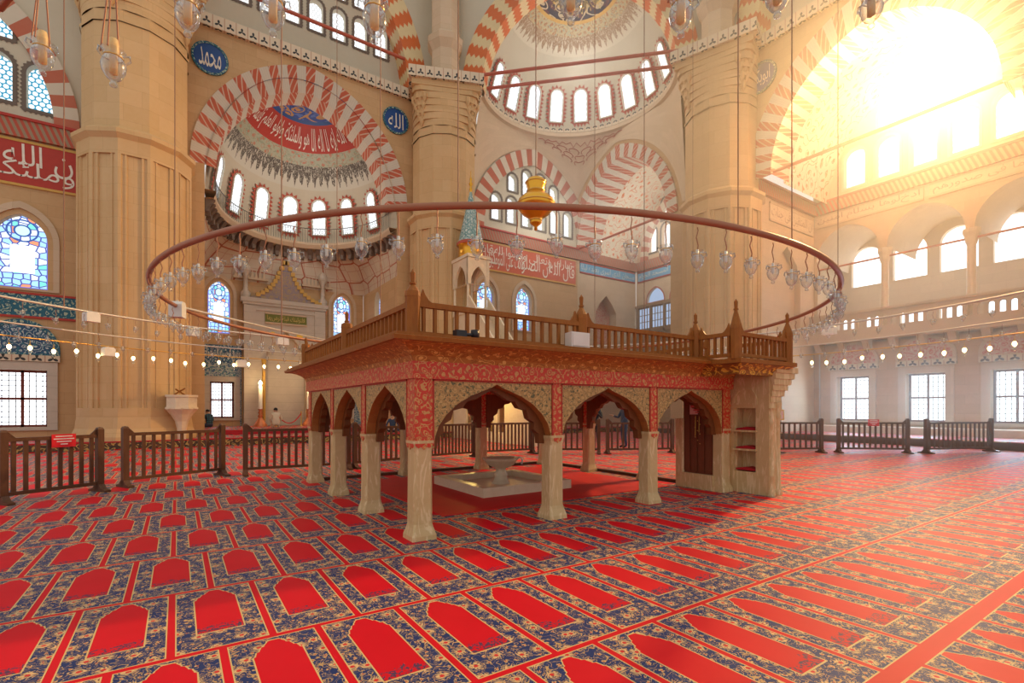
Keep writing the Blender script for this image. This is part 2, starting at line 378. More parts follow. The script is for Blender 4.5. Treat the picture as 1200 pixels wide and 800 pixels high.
    def section(s, poly, z0, z1, uv0=0., mi=0, scale1=None, caps=False):
        """extrude a closed plan polygon [(x,y)] from z0 to z1"""
        top = scale1 or poly; L = 0.
        for i in range(len(poly)):
            k = (i + 1) % len(poly)
            w = sqrt((poly[i][0] - poly[k][0]) ** 2 + (poly[i][1] - poly[k][1]) ** 2)
            s.face([(*poly[i], z0), (*poly[k], z0), (*top[k], z1), (*top[i], z1)], [(L, z0), (L + w, z0), (L + w, z1), (L, z1)], mi); L += w
        if caps:
            s.face([(*p, z1) for p in top], [(p[0], p[1]) for p in top], mi)
            s.face([(*p, z0) for p in poly][::-1], [(p[0], p[1]) for p in poly], mi)
    def build(s, name, mats, parent=None, loc=None, raw=False):
        """vertices are world coordinates unless raw; parents are unrotated while building"""
        me = bpy.data.meshes.new(name)
        o = Vector((0, 0, 0)) if raw else wloc(parent) if parent is not None else Vector(loc or (0, 0, 0))
        me.from_pydata([(v[0] - o.x, v[1] - o.y, v[2] - o.z) for v in s.v], [], s.f)
        lay = me.uv_layers.new(name='UVMap')
        lay.data.foreach_set('uv', [c for u in s.uv for p in u for c in (p[0], p[1])])
        for m in ([mats] if isinstance(mats, str) else mats): me.materials.append(MAT[m])
        me.polygons.foreach_set('material_index', s.mi); me.polygons.foreach_set('use_smooth', s.sm)
        me.update()
        ob = bpy.data.objects.new(name, me); COL.objects.link(ob)
        if parent is not None: ob.parent = parent
        elif not raw: ob.location = o
        return ob

def wloc(o):
    v = Vector((0, 0, 0))
    while o is not None: v += o.location; o = o.parent
    return v
def tag(o, label, cat, group=None, kind=None):
    o['label'] = label; o['category'] = cat
    if group: o['group'] = group
    if kind: o['kind'] = kind
    return o
def thing(name, label, cat, loc=(0, 0, 0), group=None, kind=None, rz=0.):
    o = bpy.data.objects.new(name, None); COL.objects.link(o); o.location = loc; o.rotation_euler = (0, 0, rz)
    return tag(o, label, cat, group, kind)
def structure(name, label, cat, loc=(0, 0, 0)): return thing(name, label, cat, loc, None, 'structure')
def copytree(r):
    c = r.copy(); COL.objects.link(c)
    for ch in list(r.children):
        d = copytree(ch); d.parent = c
    return c

# ------------------------------------------------------------------ curves and script
def arch(a, r, n=14, c=(0, 0)):
    """two-centred pointed (r>a) or round arch from right springing over the apex to the left"""
    pts = []
    if r > a * 1.01:
        R = (a * a + r * r) / (2 * a); t1 = math.acos((R - a) / R)
        for i in range(n + 1):
            t = t1 * i / n; pts.append((a - R + R * cos(t), R * sin(t)))
        pts += [(-x, y) for x, y in pts[-2::-1]]
    else:
        pts = [(a * cos(pi * i / (2 * n)), r * sin(pi * i / (2 * n))) for i in range(2 * n + 1)]
    return [(c[0] + x, c[1] + y) for x, y in pts]
def arch_hole(u, z, w, h, rise=None, n=8):
    """closed outline of an arched opening: sill centre (u,z), width w, total height h"""
    a = w / 2; rise = rise or a
    return [(u - a, z), (u + a, z)] + arch(a, rise, n, (u, z + h - rise))
def rect(u0, u1, z0, z1): return [(u0, z0), (u1, z0), (u1, z1), (u0, z1)]

AR = {'ا': 'FE8D FE8E', 'ب': 'FE8F FE90 FE91 FE92', 'ة': 'FE93 FE94', 'ت': 'FE95 FE96 FE97 FE98', 'ج': 'FE9D FE9E FE9F FEA0', 'ح': 'FEA1 FEA2 FEA3 FEA4',
      'د': 'FEA9 FEAA', 'ذ': 'FEAB FEAC', 'ر': 'FEAD FEAE', 'س': 'FEB1 FEB2 FEB3 FEB4', 'ش': 'FEB5 FEB6 FEB7 FEB8', 'ص': 'FEB9 FEBA FEBB FEBC', 'ع': 'FEC9 FECA FECB FECC',
      'ق': 'FED5 FED6 FED7 FED8', 'ك': 'FED9 FEDA FEDB FEDC', 'ل': 'FEDD FEDE FEDF FEE0', 'م': 'FEE1 FEE2 FEE3 FEE4', 'ن': 'FEE5 FEE6 FEE7 FEE8',
      'ه': 'FEE9 FEEA FEEB FEEC', 'و': 'FEED FEEE', 'ى': 'FEEF FEF0', 'ي': 'FEF1 FEF2 FEF3 FEF4', 'ئ': 'FE89 FE8A FE8B FE8C', 'ؤ': 'FE85 FE86', 'ف': 'FED1 FED2 FED3 FED4', 'ز': 'FEAF FEB0', 'ط': 'FEC1 FEC2 FEC3 FEC4'}
AR = {k: [chr(int(x, 16)) for x in v.split()] for k, v in AR.items()}
def shape(text):
    out = []
    for i, ch in enumerate(text):
        if ch not in AR: out.append(ch); continue
        f = AR[ch]
        prev = i > 0 and text[i - 1] in AR and len(AR[text[i - 1]]) == 4
        nxt = i < len(text) - 1 and text[i + 1] in AR and len(f) == 4
        out.append(f[(3 if nxt else 1) if prev else (2 if nxt else 0)])
    return ''.join(out[::-1])
_tc = {}
def text2d(s):
    """flat triangles of a line of script, scaled to unit box (0..1, 0..1) plus its aspect"""
    if s in _tc: return _tc[s]
    cu = bpy.data.curves.new('t', 'FONT'); cu.body = s; cu.resolution_u = 3; cu.offset = .0
    ob = bpy.data.objects.new('t', cu); COL.objects.link(ob); bpy.context.view_layer.update()
    ev = ob.evaluated_get(bpy.context.evaluated_depsgraph_get()); me = ev.to_mesh()
    V = [(v.co.x, v.co.y) for v in me.vertices]; Fc = [tuple(p.vertices) for p in me.polygons]
    ev.to_mesh_clear(); bpy.data.objects.remove(ob); bpy.data.curves.remove(cu)
    x0 = min(v[0] for v in V); x1 = max(v[0] for v in V); y0 = min(v[1] for v in V); y1 = max(v[1] for v in V)
    V = [((x - x0) / (x1 - x0), (y - y0) / (y1 - y0)) for x, y in V]
    _tc[s] = (V, Fc); return _tc[s]
def script(mb, s, fn, mi=0, arabic=True):
    """place a line of script through fn(x01, y01) -> point"""
    V, Fc = text2d(shape(s) if arabic else s); b = len(mb.v)
    mb.v += [tuple(fn(x, y)) for x, y in V]
    for f in Fc: mb.idx([b + i for i in f], [(0, 0)] * len(f), mi, False)
# ------------------------------------------------------------------ plan (metres; origin under the dome, +Y to the mihrab)
def R(x, y): return (x - 5.4, y - 8.45)          # from the camera's foot
P1, P2, P3, P4 = (-6.7, 16.17), (6.7, 16.17), (16.9, 6.2), (16.9, -6.9)
FQ = F((0, 17.2), (1, 0), (0, 1)); FX = F((17.2, 0), (0, -1), (1, 0))
FA = F((0, 23.05), (1, 0), (0, 1)); FS = F((23.1, 0), (0, -1), (1, 0))
MX = ((P2[0] + P3[0]) / 2, (P2[1] + P3[1]) / 2)
_e = Vector((P3[0] - P2[0], P3[1] - P2[1])).normalized()
FE = F(MX, (_e.x, _e.y), (-_e.y, _e.x)); HE = sqrt((P3[0] - P2[0]) ** 2 + (P3[1] - P2[1]) ** 2) / 2

# --- windows
_wn = [0]
def window(fr, u, z, w, h, pane, label, holes=None, rise=None, depth=.32, border=None, saw=0, muntins=None, rectangular=False, c0=0., uv01=False):
    _wn[0] += 1
    root = structure('window_%d' % _wn[0], label, 'window', fr(u, z, c0))
    hole = rect(u - w / 2, u + w / 2, z, z + h) if rectangular else arch_hole(u, z, w, h, rise)
    if holes is not None: holes.append(hole)
    m = MB(); m.prism(fr, hole, d=.03, c0=c0 + depth)
    if uv01:
        m.uv = [[((p[0] - u + w / 2) / w, (p[1] - z) / h) for p in q] for q in m.uv]
    m.build('pane', pane, root)
    if border:
        g = .11
        out = rect(u - w / 2 - g, u + w / 2 + g, z - g, z + h + g) if rectangular else arch_hole(u, z - g, w + 2 * g, h + 2 * g, (rise or w / 2) + g)
        m = MB(); m.prism(fr, out, [hole], d=.03, c0=c0 - .03)
        if saw:
            per = [Vector(p) for p in out] + [Vector(out[0])]; tot = sum((q - p).length for p, q in zip(per, per[1:])); k = max(8, round(tot / max(.15, saw * 1.05)))
            def at(s):
                for p, q in zip(per, per[1:]):
                    l = (q - p).length
                    if s <= l: return p.lerp(q, s / max(l, 1e-9))
                    s -= l
                return per[-1]
            for t in range(k):
                p, q = at(tot * t / k), at(tot * (t + 1) / k - 1e-6); e = q - p; nn = Vector((e.y, -e.x)).normalized() * saw
                m.face([fr(*p, c0 - .025), fr(*q, c0 - .025), fr(*((p + q) / 2 + nn), c0 - .025)])
        m.build('border', border, root)
    if muntins:
        mm = MB()
        nx, nz, mat = muntins
        c = c0 + depth - .06
        t = .045
        for i in range(nx + 1):
            x = u - w / 2 + w * i / nx; x = min(max(x, u - w / 2 + t), u + w / 2 - t); mm.fbox(fr, x - t, x + t, z, z + h, c, c + .05)
        for i in range(nz + 1):
            y = z + h * i / nz; y = min(max(y, z + t), z + h - t); mm.fbox(fr, u - w / 2, u + w / 2, y - t, y + t, c, c + .05)
        mm.build('sash', mat, root)
        bb = MB()                                    # thin iron bars outside the sash
        for i in range(1, 8): x = u - w / 2 + w * i / 8; bb.fbox(fr, x - .012, x + .012, z, z + h, c + .02, c + .035)
        for i in range(1, 11): y = z + h * i / 11; bb.fbox(fr, u - w / 2, u + w / 2, y - .012, y + .012, c + .02, c + .035)
        bb.build('bars', 'lead', root)
    return root
def surround(fr, root, u, z, w, h, t=.24, mat='marble_grey', c=-.09):
    m = MB(); m.prism(fr, rect(u - w / 2 - t, u + w / 2 + t, z - .12, z + h + t), [rect(u - w / 2, u + w / 2, z, z + h)], d=.12, c0=c)
    return m.build('surround', mat, root)

# --- arches
def arch_ring(fr, u, z, ai, ri, ao, ro, nv, mat, parent, name='arch', c0=0., soffit=1., back=.3, flare=0.):
    n = nv * 2; pi_ = arch(ai, ri, n // 2 * 2, (u, z)); po = arch(ao, ro, n // 2 * 2, (u, z)); L = len(pi_) - 1
    m = MB()
    m.grid([[fr(*p, c0 + flare) for p in pi_], [fr(*p, c0) for p in po]], lambda i, j: (j * nv / L, i), sm=False)
    m.grid([[fr(*p, c0 + flare + soffit) for p in pi_], [fr(*p, c0 + flare) for p in pi_]], lambda i, j: (j * nv / L, 2 - i), sm=False)
    m.grid([[fr(*p, c0) for p in po], [fr(*p, c0 + back) for p in po]], lambda i, j: (j * nv / L, i), sm=False)
    return m.build(name, mat, parent)
def vault(fr, u, z, a, r, c0, c1, mat, parent, name='vault'):
    p = arch(a, r, 14, (u, z)); m = MB()
    m.grid([[fr(*q, c0) for q in p], [fr(*q, c1) for q in p]], lambda i, j: (j * .42, i * (c1 - c0)))
    return m.build(name, mat, parent)
def wall_piece(fr, outline, holes, mat, parent, name='facing', d=.35, c0=0.):
    m = MB(); m.prism(fr, outline, holes, d=d, back=False, c0=c0); return m.build(name, mat, parent)
def band(fr, a0, a1, z0, z1, d, mat, parent, name, c0=0.):
    m = MB(); m.fbox(fr, a0, a1, z0, z1, c0 - d, c0 + .05); 
    m.uv = [[(p[0], p[1]) for p in q] for q in m.uv]
    return m.build(name, mat, parent)
def inscription(fr, a0, a1, z0, z1, lines, ground, ink, parent, line='gold_line', name='inscription_panel', c0=0.):
    p = MB(); p.fbox(fr, a0, a1, z0, z1, c0 - .05, c0 + .02); pan = p.build(name, ground, parent)
    e = MB()
    for b0, b1 in ((z0 - .09, z0), (z1, z1 + .09)): e.fbox(fr, a0, a1, b0, b1, c0 - .07, c0 + .02)
    e.build('border', line, pan)
    t = MB(); h = z1 - z0
    for q, (text, x0, x1, y0, y1) in enumerate(lines):
        script(t, text, lambda x, y: fr(a0 + (a1 - a0) * (x0 + (x1 - x0) * x), z0 + h * (y0 + (y1 - y0) * y), c0 - .056 - .004 * q))
    t.build('script', ink, pan)
    return pan

# ================================================================== floor and platforms
fl = MB(); fl.box(-24, 24, -16, 24, -.2, 0)
tag(fl.build('floor', 'carpet'), 'red and navy carpet of prayer niches laid in rows over the whole hall', 'floor', kind='structure')
st = structure('floor_platform', 'low carpeted step along the mihrab wall with a dark gold fringe on its edge', 'step', (0, 15, 0))
m = MB(); m.box(-24, 19, 14.2, 24, .0, .3); m.build('step_top', 'carpet', st)
m = MB(); m.fbox(F((0, 14.2), (1, 0), (0, 1)), -24, 19, .03, .27, -.02, .01); m.uv = [[(p[0], p[1]) for p in q] for q in m.uv]; m.build('fringe', 'carpet_fringe', st)
m = MB(); m.box(-24, 19, 14.17, 14.24, .27, .315); m.build('edge_strip', 'carpet_crimson', st)
st = structure('floor_side_platform', 'low carpeted step along the windowed side wall, stone faced', 'step', (21, 2, 0))
m = MB(); m.box(19, 24, -16, 14.2, 0, .3); m.build('step_top', 'carpet', st)
m = MB(); m.box(18.94, 19.06, -16, 14.2, 0, .27); m.build('riser', 'wood_barrier', st)
m = MB(); m.box(21.9, 23.3, -16, 9.4, .3, .62); m.build('bench_ledge', 'marble', st)
st = structure('floor_apse_step', 'raised carpeted floor of the mihrab apse', 'step', (0, 20, .3))
m = MB(); m.box(-4.4, 4.4, 17.3, 23.05, .3, .5); m.build('step_top', 'carpet', st)
m = MB(); m.box(-4.4, 4.4, 17.26, 17.32, .3, .51); m.build('edge_strip', 'carpet_crimson', st)

# ================================================================== qibla wall
wq = structure('wall_qibla', 'tall tan stone wall holding the mihrab apse between two great piers', 'wall', (0, 17.2, 0))
Hl, Hr, Ht = [], [], []
SPR = 12.2
# lower windows left (seen beside the left pier)
w_ = window(FQ, -10.25, .78, 1.5, 2.15, 'pane_clear', 'tall lower window with brown sash and iron bars at the left end of the mihrab wall', Hl, depth=.34, muntins=(2, 2, 'wood_window'), rectangular=True)
surround(FQ, w_, -10.25, .78, 1.5, 2.15, .3)
w_ = window(FQ, -13.6, .78, 1.5, 2.15, 'pane_clear', 'lower window with brown sash just outside the left edge beside the tiled lunette', Hl, depth=.34, muntins=(2, 2, 'wood_window'), rectangular=True)
surround(FQ, w_, -13.6, .78, 1.5, 2.15, .3)
for u, s in ((-10.25, 'large stained glass window above the blue tile strip left of the left pier'), (-13.6, 'stained glass window at the far left end of the mihrab wall')):
    window(FQ, u, 6.0, 1.5, 2.75, 'pane_stained', s, Hl, rise=1.0, depth=.3, uv01=True)
for u, s in ((9.95, 'stained glass arched window beside the pulpit under the red inscription'), (12.75, 'pale stained glass arched window under the middle of the red inscription, second from the pulpit'), (15.6, 'narrow arched window near the hall corner under the red inscription')):
    if u < 15: window(FQ, u, 6.4, 1.2, 2.7, 'pane_stained', s, Hr, rise=.9, depth=.3, uv01=True)
for u in (9.95, 12.75):
    w_ = window(FQ, u, .78, 1.4, 2.1, 'pane_clear', 'lower window with brown sash behind the platform, %s' % ('beside the pulpit' if u < 10 else 'towards the hall corner'), Hr, depth=.34, muntins=(2, 2, 'wood_window'), rectangular=True)
    surround(FQ, w_, u, .78, 1.4, 2.1)
wall_piece(FQ, rect(-19, -4.4, 0, SPR), Hl, 'stone', wq); wall_piece(FQ, rect(4.4, 17.2, 0, SPR), Hr, 'stone', wq)
# mouldings round the stained windows
for u in (-10.25, -13.6, 9.95, 12.75):
    w = 1.5 if u < 0 else 1.2; z = 6.0 if u < 0 else 6.4; h = 2.75 if u < 0 else 2.7; r = 1.0 if u < 0 else .9
    m = MB(); m.prism(FQ, arch_hole(u, z - .1, w + .7, h + .55, r + .42), [arch_hole(u, z - .02, w + .34, h + .22, r + .2)], d=.07, c0=-.07); m.build('window_moulding', 'stone_pale', wq)
# tympana windows
for u, z, h, pos in ((-9.65, 12.75, 1.75, 'lower row, nearest the left pier'), (-10.9, 12.85, 1.75, 'lower row, second from the left pier'), (-12.15, 12.85, 1.75, 'lower row, third from the left pier'),
                     (-10.9, 15.15, 1.4, 'upper row, nearest the left pier'), (-12.15, 15.15, 1.7, 'upper row, second from the left pier')):
    window(FQ, u, z, .88, h, 'pane_hex_blue', 'blue honeycomb window in the left bay, ' + pos, Ht, border='window_border', saw=.07)
for k in range(6):
    u = 13.5 + (k - 2.5) * 1.13
    window(FQ, u, 12.95, .68, 1.6, 'pane_hex', 'white honeycomb window behind the gold vase, lower row, %s from the pulpit' % ['first', 'second', 'third', 'fourth', 'fifth', 'sixth'][k], Ht, border='window_border', saw=.05)
for k in range(4):
    u = 13.5 + (k - 1.5) * 1.08
    window(FQ, u, 14.95, .64, (1.05, 1.55, 1.55, 1.05)[k], 'pane_hex', 'white honeycomb window behind the gold vase, upper row, %s from the pulpit' % ['first', 'second', 'third', 'fourth'][k], Ht, border='window_border', saw=.05)
ARI, ARO = (4.0, 4.8), (4.95, 5.85)
wall_piece(FQ, [(-19, SPR), (-4.9, SPR)] + arch(4.9, 5.8, 14, (0, SPR))[::-1] + [(4.9, SPR), (17.2, SPR), (17.2, 18.3), (-19, 18.3)], Ht, 'plaster', wq, 'upper_facing')
# stone coloured spandrels round the apse arch
sp = arch(4.95, 5.85, 14, (0, SPR))
m = MB(); m.prism(FQ, [(-8.2, SPR)] + sp[::-1] + [(8.2, SPR), (8.2, 18.2), (-8.2, 18.2)], d=.04, c0=-.04); m.build('spandrel_facing', 'stone', wq)
arch_ring(FQ, 0, SPR, 3.95, 4.7, 4.95, 5.85, 37, 'voussoir_diag', wq, 'apse_arch', -.1, 1.2, flare=.28)
for u in (-13.5, 13.5):
    arch_ring(FQ, u, SPR, *((4.2, 5.0, 4.95, 5.85) if u < 0 else (3.75, 4.75, 4.65, 5.75)), 35, 'voussoir_plain', wq, 'bay_arch', -.12, .1)
    b0, b1 = (-19, -8.2) if u < 0 else (8.2, 17.2)
    band(FQ, b0, b1, 11.55, 12.2, .16, 'dentil_band', wq, 'band_cornice')
    band(FQ, b0, b1, 12.2, 12.3, .22, 'panel_red', wq, 'band_fillet')
T1 = 'ان الله وملئكته يصلون على النبى'
inscription(FQ, -18.9, -8.4, 9.85, 11.4, [('ان الله', .78, .985, .30, .97), ('وملئكته', .70, .97, .06, .56), ('يصلون على', .40, .74, .30, .95), ('النبى يا ايها', .30, .68, .05, .5)], 'panel_red', 'script_white', wq)
inscription(FQ, 8.35, 17.0, 9.85, 11.4, [('قال الله', .74, .985, .06, .80), ('تبارك وتعالى', .55, .96, .50, .95), ('ان الصلوة', .45, .74, .05, .85), ('كانت على المؤمنين', .20, .50, .05, .75), ('كتابا موقوتا', .02, .26, .06, .78), ('قانتين', .04, .24, .5, .95), ('وقوموا لله', .25, .52, .52, .95)], 'panel_red_bright', 'script_white', wq)
# blue tile strip and tiled lunette, left
def lunette(fr, u, z, w, h, mat, label, rim='cornice_band'):
    t = thing('tile_lunette', label, 'tile panel', fr(u, z, -.06))
    m = MB(); m.prism(fr, arch_hole(u, z, w, h, h - .05), d=.08, c0=-.06); m.build('tile_field', mat, t)
    m = MB(); m.prism(fr, arch_hole(u, z - .12, w + .24, h + .24, h), [arch_hole(u, z, w, h, h - .05)], d=.1, c0=-.09); m.build('moulding', 'stone_pale' if rim != 'green' else 'tile_teal', t)
    m = MB(); m.fbox(fr, u - w / 2 - .12, u + w / 2 + .12, z - .3, z - .06, -.13, .02); m.uv = [[(p[0], p[1] + .1) for p in q] for q in m.uv]; m.build('sill_band', 'cornice_band', t)
lunette(FQ, -10.25, 3.55, 2.0, 1.15, 'tile_blue', 'dark blue calligraphic tile lunette over the window at the left end', 'green')
t = thing('tile_strip', 'teal calligraphic tile strip under the large stained window on the left', 'tile panel', FQ(-13, 4.95, -.05))
m = MB(); m.fbox(FQ, -18, -8.5, 4.95, 5.75, -.05, .02); m.uv = [[(p[0], p[1]) for p in q] for q in m.uv]; m.build('tile_field', 'tile_teal', t)
m = MB(); m.fbox(FQ, -18, -8.5, 5.75, 5.83, -.07, .02); m.fbox(FQ, -18, -8.5, 4.87, 4.95, -.07, .02); m.build('red_edging', 'panel_red', t)

# roundels
def roundel(fr, u, z, r, text, label):
    t = thing('calligraphy_roundel', label, 'roundel', fr(u, z, -.08))
    c = [(u + r * cos(2 * pi * i / 32), z + r * sin(2 * pi * i / 32)) for i in range(32)]
    c2 = [(u + (r + .09) * cos(2 * pi * i / 32), z + (r + .09) * sin(2 * pi * i / 32)) for i in range(32)]
    m = MB(); m.prism(fr, c, d=.06, c0=-.10); m.build('disc', 'roundel_blue', t)
    m = MB(); m.prism(fr, c2, [c], d=.08, c0=-.13); m.build('rim', 'tile_teal', t)
    m = MB(); script(m, text, lambda x, y: fr(u + (x - .5) * r * 1.35, z + (y - .5) * r * 1.3, -.112)); m.build('script', 'script_white', t)
roundel(FQ, -4.2, 16.85, .62, 'محمد', 'blue calligraphy roundel above the upper left of the apse arch')
roundel(FQ, 4.3, 16.85, .62, 'الله', 'blue calligraphy roundel beside the middle pier, upper right of the apse arch')

# upper cornice and clerestory of the mihrab side
band(FQ, -8.2, 8.2, 18.2, 18.75, .22, 'cornice_band', wq, 'upper_cornice')
FU = F((0, 18.0), (1, 0), (0, 1)); Hc = []
for k in range(7):
    u = (k - 2.6) * 1.12
    window(FU, u, 20.55, .66, 1.6, 'pane_hex', 'white honeycomb window above the upper cornice, lower row, %s from the middle pier' % ['seventh', 'sixth', 'fifth', 'fourth', 'third', 'second', 'first'][k], Hc, border='window_border', saw=.05)
for k in range(5):
    u = (k - 1.6) * 1.12
    window(FU, u, 22.7, .66, 1.8, 'pane_hex', 'white honeycomb window above the upper cornice, upper row, %s from the middle pier' % ['fifth', 'fourth', 'third', 'second', 'first'][k], Hc, border='window_border', saw=.05)
wall_piece(FU, rect(-8, 8, 18.3, 26), Hc, 'plaster', wq, 'clerestory')
FG = F((0, 16.9), (1, 0), (0, 1))
arch_ring(FG, 0, 18.75, 4.9, 6.6, 6.0, 8.0, 34, 'voussoir_zig', wq, 'great_arch', 0, 1.1)
m = MB(); m.prism(FG, [(-6.7, 18.75)] + [p for p in arch(6.0, 8.0, 14, (0, 18.75))[::-1]] + [(6.7, 18.75), (6.7, 27.5), (-6.7, 27.5)], d=.3, back=False); m.build('great_spandrel', 'plaster', wq)
def rod(p0, p1, r, label, mat='tie_red', name='tie_rod', grp=None):
    m = MB(); m.tube([p0, p1], r, 8)
    o = m.build(name, mat, loc=p0); tag(o, label, 'tie rod', grp, 'thing'); return o
rod((-5.0, 17.0, 20.25), (5.1, 17.0, 20.25), .085, 'dark red tie beam under the clerestory windows between the left and middle piers')

# ================================================================== mihrab apse
ap = structure('wall_apse', 'mihrab apse with stained windows, strapwork corners and a painted half dome', 'wall', (0, 20, 0))
Ha = []
for u, s in ((-3.5, 'stained glass window left of the mihrab gable'), (3.1, 'stained glass window right of the mihrab gable')):
    window(FA, u, 5.6, 1.05, 2.85, 'pane_stained', s, Ha, rise=.75, depth=.3, uv01=True)
    m = MB(); m.prism(FA, arch_hole(u, 5.5, 1.7, 3.35, 1.15), [arch_hole(u, 5.58, 1.36, 3.05, .95)], d=.07, c0=-.07); m.build('window_moulding', 'stone_pale', ap)
for u, s in ((-3.35, 'four-light lower window left of the mihrab'), (2.95, 'lower window right of the mihrab, seen under the platform arches')):
    w_ = window(FA, u, .95, 1.15, 2.0, 'pane_clear', s, Ha, depth=.3, muntins=(2, 2, 'wood_window'), rectangular=True); surround(FA, w_, u, .95, 1.15, 2.0, .28)
wall_piece(FA, rect(-4.4, 4.4, 0, 11.4), Ha, 'stone', ap)
FAR = F((4.4, 0), (0, -1), (1, 0)); FAL = F((-4.4, 0), (0, 1), (-1, 0)); Hs = []
window(FAR, -20.4, 6.0, 1.0, 2.4, 'pane_stained', 'narrow stained window in the right side wall of the apse', Hs, rise=.75, depth=.3, uv01=True)
wall_piece(FAR, rect(-23.0, -17.57, 0, 12.2), Hs, 'stone', ap); wall_piece(FAL, rect(17.57, 23.0, 0, 12.2), [], 'stone', ap)
# strapwork zone: from the rectangle to the half-ellipse under the gallery
def to_rect(az, z):
    c, s = cos(az), sin(az)
    k = min(4.4 / abs(c) if abs(c) > 1e-6 else 99, 5.85 / s if s > 1e-6 else 99)
    return Vector((k * c, 17.2 + k * s, z))
def on_el(az, z, f=1.): return Vector((4.4 * f * cos(az), 17.2 + 5.7 * f * sin(az), z))
rows = []; NA = 48
for i in range(9):
    t = i / 8; z = 8.6 + 2.3 * t
    rows.append([to_rect(pi - pi * j / NA, z).lerp(on_el(pi - pi * j / NA, z, .995), t ** 1.6) for j in range(NA + 1)])
m = MB(); m.grid(rows, lambda i, j: (j * .33, i * .3)); m.build('strapwork_zone', 'strapwork', ap)
# half dome
def conch(fr, z0, rx, ry, rz, zones, parent, c0=0.):
    for name, t0, t1, mat, cnt in zones:
        rows = []; NT = 5
        for i in range(NT + 1):
            th = radians(t1 + (t0 - t1) * i / NT)
            rows.append([fr(-rx * sin(th) * cos(pi * j / 64), z0 + rz * cos(th), c0 + ry * sin(th) * sin(pi * j / 64)) for j in range(65)])
        rm = rx * sin(radians((t0 + t1) / 2)); h = rz * radians(t1 - t0)
        if cnt: uvf = lambda i, j: (cnt * j / 64, i / NT)
        else: uvf = lambda i, j: (pi * rm * j / 64, h * i / NT)
        m = MB(); m.grid(rows, uvf); m.build(name, mat, parent)
conch(FQ, 11.2, 4.4, 5.7, 6.2, (('half_dome_medallion', 0, 26, 'medallion_blue', 0), ('half_dome_blue_ring', 26, 28, 'roundel_blue', 0), ('half_dome_script_band', 28, 43, 'panel_red', 0), ('half_dome_flower_band', 43, 50, 'band_green', 0),
      ('half_dome_fringe', 50, 62, 'fringe_dark', 34), ('half_dome_shell', 62, 90, 'plaster', 0)), ap)
m = MB()
def on_conch(x, y):
    th = radians(42.3 - 13.5 * y); az = pi * (.08 + .84 * x)
    return FQ(-4.36 * sin(th) * cos(az), 11.2 + 6.14 * cos(th), 5.64 * sin(th) * sin(az))
for k, t in enumerate(('شهد الله', 'انه لا اله الا', 'هو والملئكة', 'واولو العلم', 'قائما بالقسط')):
    script(m, t, lambda x, y: on_conch((4 - k + .04 + .92 * x) / 5, y * .9 + .05))
m.build('half_dome_script', 'script_white', ap)
def conch_frame(fr, z0, rx, ry, rz, az, th, inset):
    a, c = -rx * sin(th) * cos(az), ry * sin(th) * sin(az)
    o = fr(a, z0 + rz * cos(th), c)
    u = fr.u * (rx * sin(az)) + fr.n * (ry * cos(az)); u.normalize()
    w = fr.u * (rx * cos(th) * cos(az)) + Vector((0, 0, rz * sin(th))) - fr.n * (ry * cos(th) * sin(az)); w.normalize()
    n = w.cross(u); n = n if n.dot(o - fr(0, z0, 0)) > 0 else -n
    return F(o - n * inset, u, n, w=w)
ords = ['first', 'second', 'third', 'fourth', 'fifth', 'sixth', 'seventh', 'eighth', 'ninth']
def conch_window(fr, z0, rx, ry, rz, az, th, w, h, label, mat='pane_hex'):
    f = conch_frame(fr, z0, rx, ry, rz, az, th, .14)
    r = window(f, 0, -h / 2, w, h, mat, label, None, depth=.0, border='sunburst', saw=.2)
    m = MB(); m.prism(f, arch_hole(0, -h / 2 - .06, w + .13, h + .13), [arch_hole(0, -h / 2, w, h)], d=.22, c0=-.09); m.build('reveal', 'reveal', r)
for k in range(7):
    conch_window(FQ, 11.2, 4.4, 5.7, 6.2, radians(24 + 22 * k), radians(76), .72, 1.9, 'white honeycomb window with red sunburst border in the apse half dome, %s from the left' % ords[k])
# gallery
ga = thing('gallery_balcony', 'narrow curved stone gallery on carved brackets below the apse half dome windows', 'balcony', (0, 22, 11))
rows = []
for f, z in ((1., 10.75), (.92, 10.8), (.90, 11.0), (.90, 11.12), (1., 11.12)): rows.append([on_el(pi - pi * j / 48, z, f) for j in range(49)])
m = MB(); m.grid(rows, None, sm=False); m.build('walkway', 'stone_pale', ga)
for k in range(30):
    az = pi * (k + .5) / 30; f = F(on_el(az, 10.15)[:], (-sin(az), cos(az)), (cos(az), sin(az)))
    m = MB(); m.hexa([f(-.13, .1, 0), f(.13, .1, 0), f(.13, .1, .1), f(-.13, .1, .1), f(-.13, .62, -.42), f(.13, .62, -.42), f(.13, .62, .1), f(-.13, .62, .1)]); m.fbox(f, -.09, .09, .1, .34, -.2, 0)
    m.build('bracket', 'bracket', ga)
m = MB(); m.tube([on_el(pi * j / 48, 11.95, .91) for j in range(49)], .02, 5)
for j in range(97): p = on_el(pi * j / 96, 11.12, .91); m.tube([p, p + Vector((0, 0, .83))], .01, 4)
m.build('railing', 'lead', ga)
